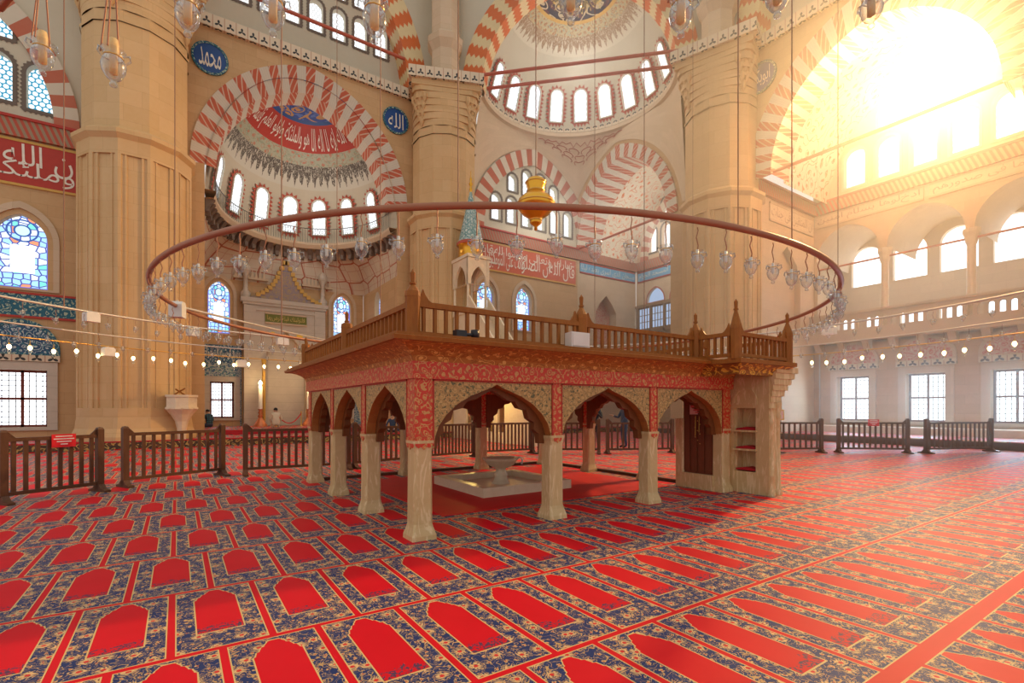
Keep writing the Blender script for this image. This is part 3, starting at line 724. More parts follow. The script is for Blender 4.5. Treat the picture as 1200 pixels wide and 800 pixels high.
# tile panels beside the mihrab
for u0, u1, s, wu in ((-4.38, -2.42, 'left', -3.35), (2.02, 4.38, 'right', 2.95)):
    t = thing('tilework', 'blue and white tiled wall panel framing the lower window %s of the mihrab' % s, 'tile panel', FA((u0 + u1) / 2, 4, -.05))
    m = MB(); m.prism(FA, rect(u0, u1, .5, 3.95), [rect(wu - .86, wu + .86, .5, 3.24)], d=.05, c0=-.05); m.build('floral_tiles', 'tile_floral', t)
    m = MB(); m.fbox(FA, u0, u1, 3.95, 4.95, -.07, .02); m.uv = [[(p[0], p[1]) for p in q] for q in m.uv]; b_ = m.build('script_frieze', 'tile_blue', t)
    m = MB(); script(m, 'وسع كرسيه السموات', lambda x, y: FA(u0 + (u1 - u0) * (.04 + .92 * x), 4.1 + .7 * y, -.08)); m.build('script', 'script_white', b_)
# mihrab
mi = thing('mihrab', 'grey marble mihrab with stepped gable, two ball pinnacles and a deep prayer niche', 'mihrab', (-.2, 23, .5))
FM = F((-.2, 22.95), (1, 0), (0, 1))
nic = [(-1.05, .5), (1.05, .5), (1.05, 4.6), (.8, 5.0), (.5, 5.35), (.25, 5.6), (0, 5.95), (-.25, 5.6), (-.5, 5.35), (-.8, 5.0), (-1.05, 4.6)]
m = MB(); m.prism(FM, rect(-2.15, 2.15, .5, 7.4), [nic], d=.45, c0=-.4); m.build('portal', 'marble_grey', mi)
m = MB(); m.grid([[FM(-1.05 * cos(pi * j / 10) * q, z, .02 + .07 * sin(pi * j / 10)) for j in range(11)] for z, q in ((.5, 1.), (4.6, 1.), (5.3, .55), (5.95, .03))]); m.build('niche', 'marble_grey', mi)
m = MB()
for sx in (-1, 1): m.fbox(FM, sx * 1.85 - .3, sx * 1.85 + .3, .5, 7.2, -.48, -.38)
m.fbox(FM, -1.55, 1.55, 6.95, 7.1, -.46, -.38); m.build('pilaster', 'marble_grey', mi)
m = MB(); m.fbox(FM, -2.3, 2.3, 7.4, 7.62, -.55, .05); m.fbox(FM, -2.2, 2.2, 7.25, 7.4, -.5, .05); m.build('cornice', 'marble_grey', mi)
gab = [(-1.95, 7.95), (1.95, 7.95), (1.55, 8.15), (1.1, 8.45), (.75, 8.85), (.5, 9.35), (.3, 9.95), (.12, 10.35), (0, 10.7), (-.12, 10.35), (-.3, 9.95), (-.5, 9.35), (-.75, 8.85), (-1.1, 8.45), (-1.55, 8.15)]
gab = [(x, 7.62 + (z - 7.95) * .86) for x, z in gab]
m = MB(); m.prism(FM, gab, d=.3, c0=-.4); m.build('gable', 'gable_paint', mi)
m = MB(); L = len(gab)
for i in range(1, L):
    p, q = Vector(gab[i]), Vector(gab[(i + 1) % L])
    if i in (L - 1,): continue
    k = max(1, int((q - p).length / .2))
    for t in range(k):
        a = p.lerp(q, (t + .5) / k); m.fbox(FM, a.x - .11, a.x + .11, a.y - .12, a.y + .1, -.46, -.1)
m.build('gable_crest', 'gold_line', mi)
for sx in (-1, 1):
    m = MB(); m.lathe([(.24, 7.62), (.26, 7.9), (.13, 8.05), (.11, 8.75), (.16, 8.8), (.12, 8.9), (.26, 9.1), (.28, 9.25), (.2, 9.42), (.04, 9.6), (0, 9.65)], 10, tuple(FM(sx * 2.05, 0, -.25)), 0)
    m.build('pinnacle', 'marble_grey', mi)
for sx in (-1, 1):
    m = MB()
    for k in range(8): x = sx * (1.1 + k * .2); m.face([FM(x - .08, 8.80, -.1), FM(x + .08, 8.80, -.1), FM(x + .03, 9.15, -.1), FM(x, 9.30, -.1), FM(x - .03, 9.15, -.1)])
    m.fbox(FM, min(sx * .9, sx * 2.65), max(sx * .9, sx * 2.65), 8.7, 8.82, -.16, 0)
    m.build('cresting', 'stone_pale', mi)
pl = inscription(FM, -1.1, 1.1, 6.35, 6.8, [('فلنولينك قبلة ترضيها', .05, .95, .12, .9)], 'script_green', 'script_gold', mi, 'stone_pale', 'inscription_plate', -.42)
for sx in (-1, 1):
    m = MB(); m.lathe([(.06, 0), (.085, .3), (.085, 3.4), (.12, 3.6), (.14, 3.75)], 10, tuple(FM(sx * 1.16, .5, -.44))); m.build('corner_colonnette', 'gold_line', mi)
    m = MB(); m.prism(FM, [(sx * .72 + .17 * cos(i * pi / 8), 5.65 + .17 * sin(i * pi / 8)) for i in range(16)], d=.05, c0=-.45); m.build('gilt_boss', 'gold', mi)
# ================================================================== piers
def ngon(c, r, n, ph): return [(c[0] + r * cos(2 * pi * i / n + ph), c[1] + r * sin(2 * pi * i / n + ph)) for i in range(n)]
def inset_poly(c, r, n, ph, cuts):
    """n-gon whose facets carry stepped recesses; cuts: [(t, depth)] along half a facet"""
    P = ngon(c, r, n, ph); out = []
    C = Vector(c)
    for i in range(n):
        a, b = Vector(P[i]), Vector(P[(i + 1) % n]); mid = (a + b) / 2; inw = (C - mid).normalized()
        for t, d in cuts: out.append(tuple(a.lerp(b, t) + inw * d))
        for t, d in reversed(cuts): out.append(tuple(a.lerp(b, 1 - t) + inw * d))
    return out
def pier(c, label, base=.0, rot=None):
    t = thing('pier', label, 'pillar', (*c, 0)); ph = pi / 12 if rot is None else rot; n = 12
    m = MB()
    for z0, z1, r0, r1 in ((base, .45, 2.02, 2.02), (.45, .75, 2.02, 1.9), (.75, 1.15, 1.9, 1.85)): m.section(ngon(c, r0, n, ph), z0, z1, scale1=ngon(c, r1, n, ph))
    m.build('plinth', 'stone_pier', t)
    m = MB(); cuts = [(0, 0), (.10, 0), (.12, .05), (.20, .05), (.21, .02), (.27, .02), (.29, .085)]
    flat = [(q, 0.) for q, d in cuts]
    A = inset_poly(c, 1.85, n, ph, flat); B = inset_poly(c, 1.85, n, ph, cuts)
    m.section(A, 1.15, 1.5); m.section(B, 1.5, 10.7); m.section(A, 10.7, 11.25)
    for i in range(len(A)):
        k = (i + 1) % len(A)
        for z in (1.5, 10.7): m.face([(*A[i], z), (*A[k], z), (*B[k], z), (*B[i], z)], [(0, 0)] * 4)
    m.build('fluted_shaft', 'stone_pier', t)
    m = MB()
    for z0, z1, r0, r1 in ((11.25, 11.4, 1.85, 2.0), (11.4, 11.55, 2.0, 2.0), (11.55, 11.75, 2.0, 1.72)): m.section(ngon(c, r0, n, ph), z0, z1, scale1=ngon(c, r1, n, ph))
    m.build('moulding', 'stone_pier', t)
    m = MB(); m.section(ngon(c, 1.7, n, ph), 11.75, 15.55)
    m.section(ngon(c, 1.76, n, ph), 15.55, 15.65); m.section(ngon(c, 1.70, n, ph), 15.65, 16.0); m.build('upper_shaft', 'stone_pier', t)
    # stalactite corbels spread into a square block turned to the dome
    sq = atan2(-c[1], -c[0])
    def rad(a, k):
        d = (a - sq + pi / 4) % (pi / 2) - pi / 4
        return 1.70 * (1 - k) + min(1.72 / cos(d), 2.25) * k
    m = MB(); NS = 48; prev = None
    for i in range(6):
        k = i / 5; z = 16.0 + .33 * i
        ring = [(c[0] + (rad(2 * pi * j / NS, k) ) * cos(2 * pi * j / NS), c[1] + (rad(2 * pi * j / NS, k) ) * sin(2 * pi * j / NS)) for j in range(NS)]
        m.section(ring, z, z + .33)
        if prev:
            for j in range(NS):
                q = (j + 1) % NS; m.face([(*prev[j], z), (*prev[q], z), (*ring[q], z), (*ring[j], z)], [(0, 0)] * 4)
        prev = ring
    for q in range(4):
        for rw, (zz, cnt, rr) in enumerate(((16.15, 1, 1.74), (16.5, 2, 1.80), (16.85, 3, 1.88), (17.2, 4, 1.97))):
            for s in range(cnt):
                a_ = sq + q * pi / 2 + pi / 4 + (s - (cnt - 1) / 2) * .13
                m.lathe([(0, -.12), (.05, -.05), (.13, .12), (.15, .30), (.12, .36)], 8, (c[0] + rr * cos(a_), c[1] + rr * sin(a_), zz), sm=False)
    m.build('stalactite_corbel', 'stone_pier', t)
    blk = [(c[0] + 1.75 * sqrt(2) * cos(sq + pi / 4 + i * pi / 2), c[1] + 1.75 * sqrt(2) * sin(sq + pi / 4 + i * pi / 2)) for i in range(4)]
    m = MB(); m.section(blk, 17.9, 18.25, caps=True); m.build('block', 'stone_pier', t)
    blk2 = [(c[0] + (p[0] - c[0]) * 1.09, c[1] + (p[1] - c[1]) * 1.09) for p in blk]
    m = MB(); m.section(blk2, 18.2, 18.75, caps=True); m.build('cornice', 'cornice_band', t)
    # impost shaft rising between the great arches
    m = MB(); m.section(ngon((c[0] * .96, c[1] * .96), .75, 8, 0), 18.7, 27.); m.lathe([(.75, 20.2), (.95, 20.6), (.98, 20.9), (.78, 21.1)], 8, (c[0] * .96, c[1] * .96, 0), sm=False); m.build('impost_shaft', 'stone_pale', t)
    return t
pier(P1, 'huge fluted tan pier left of the mihrab apse, marble lectern at its foot')
pier(P2, 'huge stone pier between the mihrab apse and the corner half dome, behind the pulpit')
pier(P3, 'huge pier in orange haze between corner half dome and sunlit side bay')
pier(P4, 'huge stone pier at the far right beyond the sunlit side bay')

# ================================================================== corner half dome (exedra)
ex = structure('wall_corner', 'corner half dome with ring of windows between the middle and right piers', 'wall', (MX[0], MX[1], 0))
arch_ring(FE, 0, 18.75, 5.0, 5.2, 6.1, 6.5, 34, 'voussoir_zig', ex, 'great_arch', -.1, 1.0)
m = MB(); m.prism(FE, [(-HE, 18.75)] + arch(6.1, 6.5, 14, (0, 18.75))[::-1] + [(HE, 18.75), (HE, 27.5), (-HE, 27.5)], d=.3, back=False, c0=.0); m.build('great_spandrel', 'plaster', ex)
conch(FE, 18.85, 5.2, 5.2, 5.2, (('half_dome_medallion', 0, 24, 'medallion_dark', 0), ('half_dome_gold_ring', 24, 26, 'gold_line', 0), ('half_dome_flower_band', 26, 33, 'band_gold', 0), ('half_dome_fringe', 33, 44, 'fringe_warm', 30),
      ('half_dome_shell', 44, 90, 'plaster', 0)), ex, .5)
m = MB()
def on_c2(x, y):
    th = radians(23 - 15 * y); az = pi * (.04 + .92 * x)
    return FE(-5.15 * sin(th) * cos(az), 18.85 + 5.15 * cos(th), .5 + 5.15 * sin(th) * sin(az))
for k, t in enumerate(('الله نور السموات', 'والارض مثل نوره', 'كمشكوة فيها مصباح')): script(m, t, lambda x, y: on_c2((2 - k + .04 + .92 * x) / 3, y * .9 + .05))
m.build('half_dome_script', 'script_gold', ex)
FE2 = F(FE(0, 0, .5)[:2], FE.u[:2], FE.n[:2])
for k in range(9):
    conch_window(FE2, 18.85, 5.2, 5.2, 5.2, radians(18 + 18 * k), radians(72.5), .74, 1.75, 'white window with red border in the corner half dome, %s from the left' % ords[k], 'pane_hex' if k < 5 else 'pane_hex_warm')
# rim moulding
rows = [[FE2(-r * cos(pi * j / 48), z, r * sin(pi * j / 48)) for j in range(49)] for r, z in ((5.25, 18.55), (5.02, 18.6), (5.0, 18.8), (5.12, 18.9), (5.3, 18.9))]
m = MB(); m.grid(rows, lambda i, j: (j * .35, i * .1), sm=False); m.build('rim_moulding', 'stone_pale', ex)
m = MB(); m.grid([[FE2(-5.1 * cos(pi * j / 48), z, 5.1 * sin(pi * j / 48)) for j in range(49)] for z in (18.9, 19.15)], lambda i, j: (j * .35, i * .25)); m.build('rim_band', 'cornice_band', ex)
# squinch surface from the rim down to the two bay arches and the corner
def corner_line(t):
    """t 0..1 from the middle pier round the hall corner to the right pier: foot of the squinch on the walls"""
    s = t * 2 if t <= .5 else (1 - t) * 2           # 0 at pier, 1 at corner
    d = 8.4 + 8.75 * s
    z = 12.6
    x = d - 13.5
    a, r = 4.75, 5.75
    if abs(x) < a:
        Rr = (a * a + r * r) / (2 * a); z = max(z, 12.2 + sqrt(max(0, Rr * Rr - (abs(x) - a + Rr) ** 2)))
    return Vector((d, 17.15, z)) if t <= .5 else Vector((17.15, d, z))
rows = []
for i in range(11):
    k = i / 10; rows.append([])
    for j in range(65):
        t = j / 64; top = FE2(-5.22 * cos(pi * t), 18.56, 5.22 * sin(pi * t)); lo = corner_line(t)
        p = top.lerp(lo, k); ctr = FE2(0, p.z, 0)
        p += (p - ctr).normalized() * (.06 * sin(pi * k)) * sin(pi * t); p.x = min(p.x, 17.15); p.y = min(p.y, 17.15); rows[-1].append(p)
m = MB(); m.grid(rows, lambda i, j: (j * .25, i * .45)); m.build('squinch_vault', 'stone_pale', ex)
# incised red lines (muqarnas outlines) on the squinch
def on_sq(t, k):
    t = min(max(t, 0), 1); k = min(max(k, 0), 1); i = k * 10; j = t * 64; i0 = min(int(i), 9); j0 = min(int(j), 63); a, b = i - i0, j - j0
    p = rows[i0][j0] * (1 - a) * (1 - b) + rows[i0 + 1][j0] * a * (1 - b) + rows[i0][j0 + 1] * (1 - a) * b + rows[i0 + 1][j0 + 1] * a * b
    return p + (FE2(0, p.z, 0) - p).normalized() * .04
m = MB()
for r in range(4):
    k0 = .10 + r * .10; w = (.17, .15, .12, .08)[r]; n = (6, 6, 5, 3)[r]
    for q in range(n):
        a = .5 - w + 2 * w * q / n; s = 2 * w / n
        if r == 0: m.tube([on_sq(a, k0 + .03), on_sq(a + s * .3, k0 - .02), on_sq(a + s * .5, k0 + .07), on_sq(a + s * .7, k0 - .02), on_sq(a + s, k0 + .03)], .022, 4)
        else: m.tube([on_sq(a + s * (.5 + .42 * cos(v)), k0 + .035 - .045 * sin(v)) for v in [pi * (-.25 + 1.5 * z / 9) for z in range(10)]], .022, 4)
m.build('incised_lines', 'sunburst', ex)
# tie rods of the great arch
for c, s in ((-.15, 'front'), (1.0, 'rear')):
    rod(FE(-HE + 1.5, 19.3, c), FE(HE - 1.5, 19.3, c), .085, '%s red tie beam of the pair across the corner half dome windows' % s)

# ================================================================== side wall, two bays
wx = structure('wall_side', 'tan side wall with two deep arched bays right of the hall corner', 'wall', (17.2, 0, 0))
wall_piece(FX, rect(-9.5, -4.6, 0, SPR), [], 'stone', wx); wall_piece(FX, rect(4.6, 14, 0, SPR), [], 'stone', wx)
BA, BO = (4.3, 5.4), (4.75, 5.75)
CB = -13.4                                                   # centre of the corner bay on FX
upper = [(-17.2, SPR)] + [p for p in arch(*BA, 14, (CB, SPR))[::-1]] + [(CB + BA[0], SPR), (-4.9, SPR)][:1] + arch(4.9, 5.8, 14, (0, SPR))[::-1] + [(14, SPR), (14, 18.3), (-17.2, 18.3)]
m = MB(); m.prism(FX, upper, d=.3, back=False); m.build('upper_facing', 'stone', wx)
arch_ring(FX, 0, SPR, 3.85, 4.6, 4.95, 5.85, 43, 'voussoir_diag', wx, 'side_arch', -.1, 1.6)
arch_ring(FX, CB, SPR, 3.72, 4.7, 4.4, 5.5, 37, 'voussoir_diag', wx, 'corner_bay_arch', -.1, 2.2)
band(FX, -9.5, 12, 18.2, 18.75, .22, 'cornice_band', wx, 'upper_cornice')
FGs = F((16.9, -.35), (0, -1), (1, 0)); HS = 6.55
arch_ring(FGs, 0, 18.75, 4.75, 6.4, 5.85, 7.8, 34, 'voussoir_zig', wx, 'great_arch', 0, 1.1)
m = MB(); m.prism(FGs, [(-HS, 18.75)] + arch(5.85, 7.8, 14, (0, 18.75))[::-1] + [(HS, 18.75), (HS, 27.5), (-HS, 27.5)], d=.3, back=False); m.build('great_spandrel', 'plaster', wx)
FUs = F((18.0, 0), (0, -1), (1, 0)); wall_piece(FUs, rect(-8.5, 8, 18.3, 26), [], 'plaster', wx, 'clerestory')
roundel(FX, -4.3, 16.85, .62, 'ابوبكر', 'faded calligraphy roundel in the orange haze beside the right pier')
# --- corner bay, behind
bay = structure('wall_corner_bay', 'vaulted side bay beyond the hall corner with flower painted vault', 'wall', (20, 13.4, 0))
FB = F((0, 17.3), (1, 0), (0, 1)); Hb = []
nh = [(19.0, 6.0), (21.0, 6.0), (21.0, 8.3), (20.6, 8.9), (20, 9.5), (19.4, 8.9), (19.0, 8.3)]
wall_piece(FB, rect(17.26, 23.05, 0, SPR), [nh], 'stone_pale', bay, d=.7)
m = MB(); m.prism(FB, rect(18.9, 21.1, 5.9, 9.6), d=.02, c0=.7); m.build('niche_back', 'tile_red', bay)
vault(FX, CB, SPR, 3.8, 4.8, 2.0, 5.95, 'vault_floral', bay)
Fend = FS; He = []
for k in range(5): window(FS, CB + (k - 2) * 1.18, 12.75, .74, 1.75, 'pane_hex_warm', 'pale window in the end wall of the corner bay, lower row, %s from the hall corner' % ords[k], He, border='window_border', saw=.05)
for k in range(3): window(FS, CB + (k - 1) * 1.18, 14.8, .7, 1.5, 'pane_hex_warm', 'pale window in the end wall of the corner bay, upper row, %s from the hall corner' % ords[k], He, border='window_border', saw=.05)
fan = []
for k in range(3): window(FS, CB + (k - 1) * 2.1, 9.15, 1.55, 1.0, 'pane_dull', 'blue fan light over the timber screen, %s from the hall corner' % ords[k], fan, rise=.98, depth=.2, border='voussoir_plain', saw=.12, muntins=None)
wall_piece(FS, rect(-17.3, -9.5, 9.0, 20), He + fan, 'stone_pale', bay, 'end_wall')
arch_ring(FS, CB, SPR, 2.75, 3.75, 3.3, 4.35, 31, 'voussoir_plain', bay, 'inner_arch', -.25, .25)
for fr, a0, a1 in ((FB, 17.25, 23.0), (FS, -17.2, -9.5)):
    band(fr, a0, a1, 11.6, 12.25, .16, 'dentil_band', bay, 'band_cornice')
inscription(FB, 17.5, 22.9, 10.85, 11.45, [('سبحان الذى اسرى بعبده ليلا', .02, .98, .08, .92)], 'panel_blue', 'script_white', bay, 'panel_red')
inscription(FS, -17.1, -13.5, 10.85, 11.45, [('من المسجد الحرام', .03, .97, .08, .92)], 'panel_blue', 'script_white', bay, 'panel_red')
inscription(FS, -13.3, -9.6, 10.85, 11.45, [('الى المسجد الاقصى', .03, .97, .08, .92)], 'panel_blue', 'script_white', bay, 'panel_red')
rod((17.35, 17.2, 12.35), (17.35, 8.2, 12.35), .075, 'red tie beam across the corner bay arch')
# timber gallery screen with panes
sc_ = thing('gallery_screen', 'brown timber gallery screen with blue window panes under fan lights in the corner bay', 'screen', FS(CB, 5, 0))
pan = [(CB - 3.6 + k * 1.2 + .12, CB - 3.6 + (k + 1) * 1.2 - .12) for k in range(6)]
m = MB(); m.prism(FS, rect(-17.2, -9.5, 4.6, 9.05), [rect(a, b, 7.3, 8.75) for a, b in pan], d=.1, c0=-.15)
for k in range(7): x = CB - 3.6 + k * 1.2; m.fbox(FS, x - .07, x + .07, 4.6, 9.05, -.22, -.12)
m.fbox(FS, -17.2, -9.5, 6.95, 7.15, -.22, -.12); m.fbox(FS, -17.2, -9.5, 8.85, 9.05, -.25, -.12)
for k in range(40): x = -17.1 + k * .19; m.fbox(FS, x - .02, x + .02, 4.7, 6.95, -.17, -.15)
m.build('timber_frame', 'wood_screen', sc_)
for a, b in pan:
    m = MB(); m.prism(FS, rect(a, b, 7.3, 8.75), d=.02, c0=-.08); p_ = m.build('pane', 'pane_dull', sc_)
    m = MB()
    for k in range(1, 4): x = a + (b - a) * k / 4; m.fbox(FS, x - .02, x + .02, 7.3, 8.75, -.13, -.08)
    for k in range(1, 3): z = 7.3 + 1.45 * k / 3; m.fbox(FS, a, b, z - .02, z + .02, -.13, -.08)
    m.build('glazing_bars', 'wood_screen', p_)
wall_piece(FS, rect(-17.3, -9.5, 0, 4.65), [], 'stone', bay, 'lower_wall')
# --- central side bay: side walls, vault, tympanum, arcade, gallery
sb = structure('wall_side_bay', 'sunlit side bay with vault, rows of windows and an arcaded gallery', 'wall', (20, 0, 0))
FB2 = F((0, 4.75), (1, 0), (0, 1))
dn = arch_hole(18.9, .3, 1.5, 3.6, 1.0); up = [(19.0, 5.3), (21.6, 5.3), (21.6, 8.0), (21.2, 8.9), (20.3, 9.7), (19.4, 8.9), (19.0, 8.0)]
wall_piece(FB2, rect(17.26, 23.05, 0, SPR), [up], 'stone_pale', sb, 'side_wall', d=.3)
m = MB(); m.prism(FB2, rect(18.9, 21.7, 5.2, 9.8), d=.02, c0=.3); m.build('blind_niche', 'stone_pale', sb)
FB3 = F((0, -4.75), (-1, 0), (0, -1)); wall_piece(FB3, rect(-23.05, -17.26, 0, SPR), [], 'stone_pale', sb, 'side_wall')
vault(FX, 0, SPR, 4.05, 5.0, 1.4, 5.95, 'vault_floral', sb)
Hc = []
for k in range(5): window(FS, (k - 2) * 1.42, 12.75, .95, 1.9, 'pane_hex_warm', 'bright window in the sunlit side bay, lower row, %s from the right pier' % ords[k], Hc, border='reveal', saw=.0)
for k in range(3): window(FS, (k - 1) * 1.35, 15.0, .9, (1.2, 1.75, 1.2)[k], 'pane_hex_warm', 'bright window in the sunlit side bay, upper row, %s from the right pier' % ords[k], Hc, border='reveal', saw=.0)
arc = []
for k in range(3): arc.append([(-4.9 + .2 + 3.2 * k + .0, 5.25), (-4.7 + 3.2 * k + 3.0, 5.25)] + arch(1.5, 1.55, 9, (-3.2 + 3.2 * k, 9.3)))
wall_piece(FS, rect(-4.8, 4.8, 11.2, 20), Hc, 'plaster', sb, 'tympanum')
# arcade wall
top = [(-4.8, 11.2), (-4.8, 9.3)]
poly = [(-4.8, 11.2), (-4.8, 9.3)]
for k in range(3): poly += arch(1.45, 1.6, 9, (-3.2 + 3.2 * k, 9.3))[::-1]
poly += [(4.8, 9.3), (4.8, 11.2)]
m = MB(); m.prism(FS, poly, d=.45, back=True, c0=0); m.build('arcade_wall', 'stone_pale', sb)
for x in (-4.7, 4.7): m = MB(); m.fbox(FS, x - .12, x + .12, 5.2, 9.3, 0, .45); m.build('arcade_pier', 'stone_pale', sb)
for k, s in ((-1, 'nearer the right pier'), (1, 'nearer the right edge')):
    t = thing('gallery_column', 'slim gallery column under the side bay arcade, ' + s, 'column', FS(k * 1.6, 5.2, .22))
    p = tuple(FS(k * 1.6, 0, .22))
    m = MB(); m.lathe([(.21, 6.35), (.2, 6.4), (.17, 6.5), (.155, 8.6), (.17, 8.65)], 14, p); m.lathe([(.27, 5.2), (.27, 6.3), (.2, 6.4)], 8, p, sm=False); m.build('shaft', 'marble', t)
    m = MB(); m.lathe([(.17, 8.6), (.22, 8.75), (.24, 8.95), (.31, 9.15), (.31, 9.3)], 8, p, sm=False); m.build('capital', 'marble', t)
rod(FS(-4.7, 8.9, .2), FS(4.7, 8.9, .2), .05, 'thin tie beam through the arches of the side bay gallery')
rod((17.35, 4.4, 12.35), (17.35, -4.4, 12.35), .075, 'red tie beam across the sunlit side bay arch')
for fr, a0, a1 in ((FB2, 17.25, 23.0), (FS, -4.75, 4.75)):
    band(fr, a0, a1, 11.75, 12.3, .18, 'dentil_band', sb, 'band_cornice'); band(fr, a0, a1, 12.3, 12.4, .24, 'sunburst', sb, 'band_fillet')
inscription(FB2, 18.6, 22.9, 10.75, 11.5, [('ان المتقين فى جنات', .03, .97, .08, .92)], 'panel_cream', 'script_brown', sb, 'stone_pale')
inscription(FS, -4.7, 0, 11.15, 11.65, [('ادخلوها بسلام امنين', .03, .97, .08, .92)], 'panel_cream', 'script_brown', sb, 'stone_pale')
inscription(FS, .2, 4.7, 11.15, 11.65, [('ونزعنا ما فى صدورهم', .03, .97, .08, .92)], 'panel_cream', 'script_brown', sb, 'stone_pale')
# gallery behind the arcade
gl = structure('wall_gallery', 'bright gallery room behind the side bay arcade', 'wall', (26, 0, 5))
FGb = F((27.3, 0), (0, -1), (1, 0)); Hg = []
for k in range(4):
    window(FGb, -3.9 + 2.03 * k, 8.5, 1.5, 2.2, 'pane_clear', 'glowing arched window high at the back of the side gallery, %s from the right pier' % ords[k], Hg, depth=.3, rise=.75)
for k in range(7):  # added glowing panes, there only to brighten the balustrade holes
    window(FGb, -5.1 + 1.7 * k, 5.5, 1.2, 1.5, 'pane_clear', 'added glowing pane behind the holes of the pierced balustrade, %s from the right pier' % ords[k], Hg, depth=.3, rectangular=True)
wall_piece(FGb, rect(-7, 7, 4.7, 11.6), Hg, 'stone_pale', gl)
m = MB(); m.box(23.1, 27.6, -7, 7, 4.75, 5.2); m.build('gallery_floor', 'stone_pale', gl)
m = MB()
for k in range(3):
    p = arch(1.6, 1.75, 10, (-3.2 + 3.2 * k, 9.4)); m.grid([[FS(*q, .45) for q in p], [FS(*q, 4.2) for q in p]], lambda i, j: (j * .3, i * 3))
m.build('gallery_vault', 'stone_pale', gl)
m = MB(); m.prism(F((0, 5.2), (1, 0), (0, 1)), rect(23.1, 27.3, 4.7, 11.6), d=.1); m.prism(F((0, -5.2), (1, 0), (0, 1)), rect(23.1, 27.3, 4.7, 11.6), d=.1); m.build('gallery_end_wall', 'stone_pale', gl)
# balustrade with small arches + brackets
bl = thing('gallery_balustrade', 'pierced stone balustrade of small arches along the side gallery', 'balustrade', FS(0, 5, -.4))
FBl = F((22.55, 0), (0, -1), (1, 0))
hs = [arch_hole(-4.5 + .34 * k + .1, 5.45, .2, .48) for k in range(27)]
m = MB(); m.prism(FBl, rect(-4.75, 4.75, 5.2, 6.2), hs, d=.12); m.build('pierced_panel', 'stone_pale', bl)
m = MB(); m.fbox(FBl, -4.75, 4.75, 6.2, 6.32, -.06, .18); m.build('coping', 'stone_pale', bl)
m = MB(); m.fbox(FBl, -4.75, 4.75, 4.85, 5.2, -.1, .55); m.build('ledge', 'stone_pale', bl)
for k in range(9):
    x = -4.4 + 1.1 * k; m = MB(); m.hexa([FBl(x - .14, 4.35, .4), FBl(x + .14, 4.35, .4), FBl(x + .14, 4.35, .55), FBl(x - .14, 4.35, .55), FBl(x - .14, 4.85, -.05), FBl(x + .14, 4.85, -.05), FBl(x + .14, 4.85, .55), FBl(x - .14, 4.85, .55)]); m.build('bracket', 'stone_pale', bl)
# lower wall with windows
lw = structure('wall_side_lower', 'lower side wall under the gallery with three tall bright windows', 'wall', (23.1, 0, 0)); Hw = []
for k in range(3):
    a = -2.9 + 2.95 * k
    s = ('first tall bright window beyond the right pier', 'middle tall bright window of the lower side wall', 'tall bright window of the lower side wall cut by the right edge')[k]
    w_ = window(FS, a, .86, 1.45, 2.25, 'pane_clear', s, Hw, depth=.4, muntins=(2, 2, 'wood_window'), rectangular=True); surround(FS, w_, a, .86, 1.45, 2.25, .3, 'stone_pale')
    lunette(FS, a, 3.75, 2.0, .95, 'tile_red', 'pinkish tiled lunette over the %s tall window of the lower side wall' % ords[k])
wall_piece(FS, rect(-9.5, 14, 0, 4.9), Hw, 'stone', lw)
pp = thing('drain_pipe', 'thin white pipe running down the lower side wall', 'pipe', FS(-4.55, .3, -.08)); m = MB(); m.tube([FS(-4.45, .3, -.08), FS(-4.45, 4.6, -.08)], .035, 6); m.build('pipe_run', 'rod_white', pp)
# ================================================================== muezzin platform
CX = [-3.07, -1.12, .83, 2.78]; CY = [-3.07, -1.32, .43, 2.18]
mp = thing('muezzin_platform', 'carved and painted timber singers platform on twelve stone columns in the middle of the hall', 'platform', (0, 0, 0))
def chamfered(cx, cy, h, k): return [(cx - h + k, cy - h), (cx + h - k, cy - h), (cx + h, cy - h + k), (cx + h, cy + h - k), (cx + h - k, cy + h), (cx - h + k, cy + h), (cx - h, cy + h - k), (cx - h, cy - h + k)]
for i, x in enumerate(CX):
    for j, y in enumerate(CY):
        if i in (1, 2) and j in (1, 2): continue
        m = MB()
        L = [(0, .15, .012), (.05, .148, .012), (.14, .122, .02), (.18, .116, .028), (1.0, .112, .028), (1.06, .114, .012), (1.1, .125, .012), (1.13, .125, .012)]
        for a, b in zip(L, L[1:]): m.section(chamfered(x, y, a[1], a[2]), a[0], b[0], scale1=chamfered(x, y, b[1], b[2]))
        m.build('stone_column', 'column_stone', mp)
        hx, hy = (.11 if i in (0, 3) else .07), (.11 if j in (0, 3) else .07)
        hx, hy = max(hx, .11 if j not in (0, 3) else 0), max(hy, .11 if i not in (0, 3) else 0)
        m = MB(); m.box(x - hx, x + hx, y - hy, y + hy, 1.12, 1.86); m.build('painted_post', 'frieze_red', mp)
        m = MB()                                                     # carved drop ends over the stone head
        for sx, sy, ux, uy in ((0, -1, 1, 0), (0, 1, 1, 0), (-1, 0, 0, 1), (1, 0, 0, 1)):
            f = F((x + sx * (hx + .002), y + sy * (hy + .002)), (ux, uy), (sx, sy)); q = (hx if ux else hy) / .128
            m.prism(f, [(q * a_, b_) for a_, b_ in [(-.128, 1.16), (-.128, 1.08), (-.08, 1.045), (-.04, 1.06), (0, 1.025), (.04, 1.06), (.08, 1.045), (.128, 1.08), (.128, 1.16)]], d=.012, c0=0)
        m.build('drop_end', 'frieze_red', mp)
og = [(.79, 1.04), (.785, 1.15), (.74, 1.29), (.65, 1.42), (.51, 1.55), (.35, 1.645), (.19, 1.71), (.07, 1.755), (0, 1.795)]
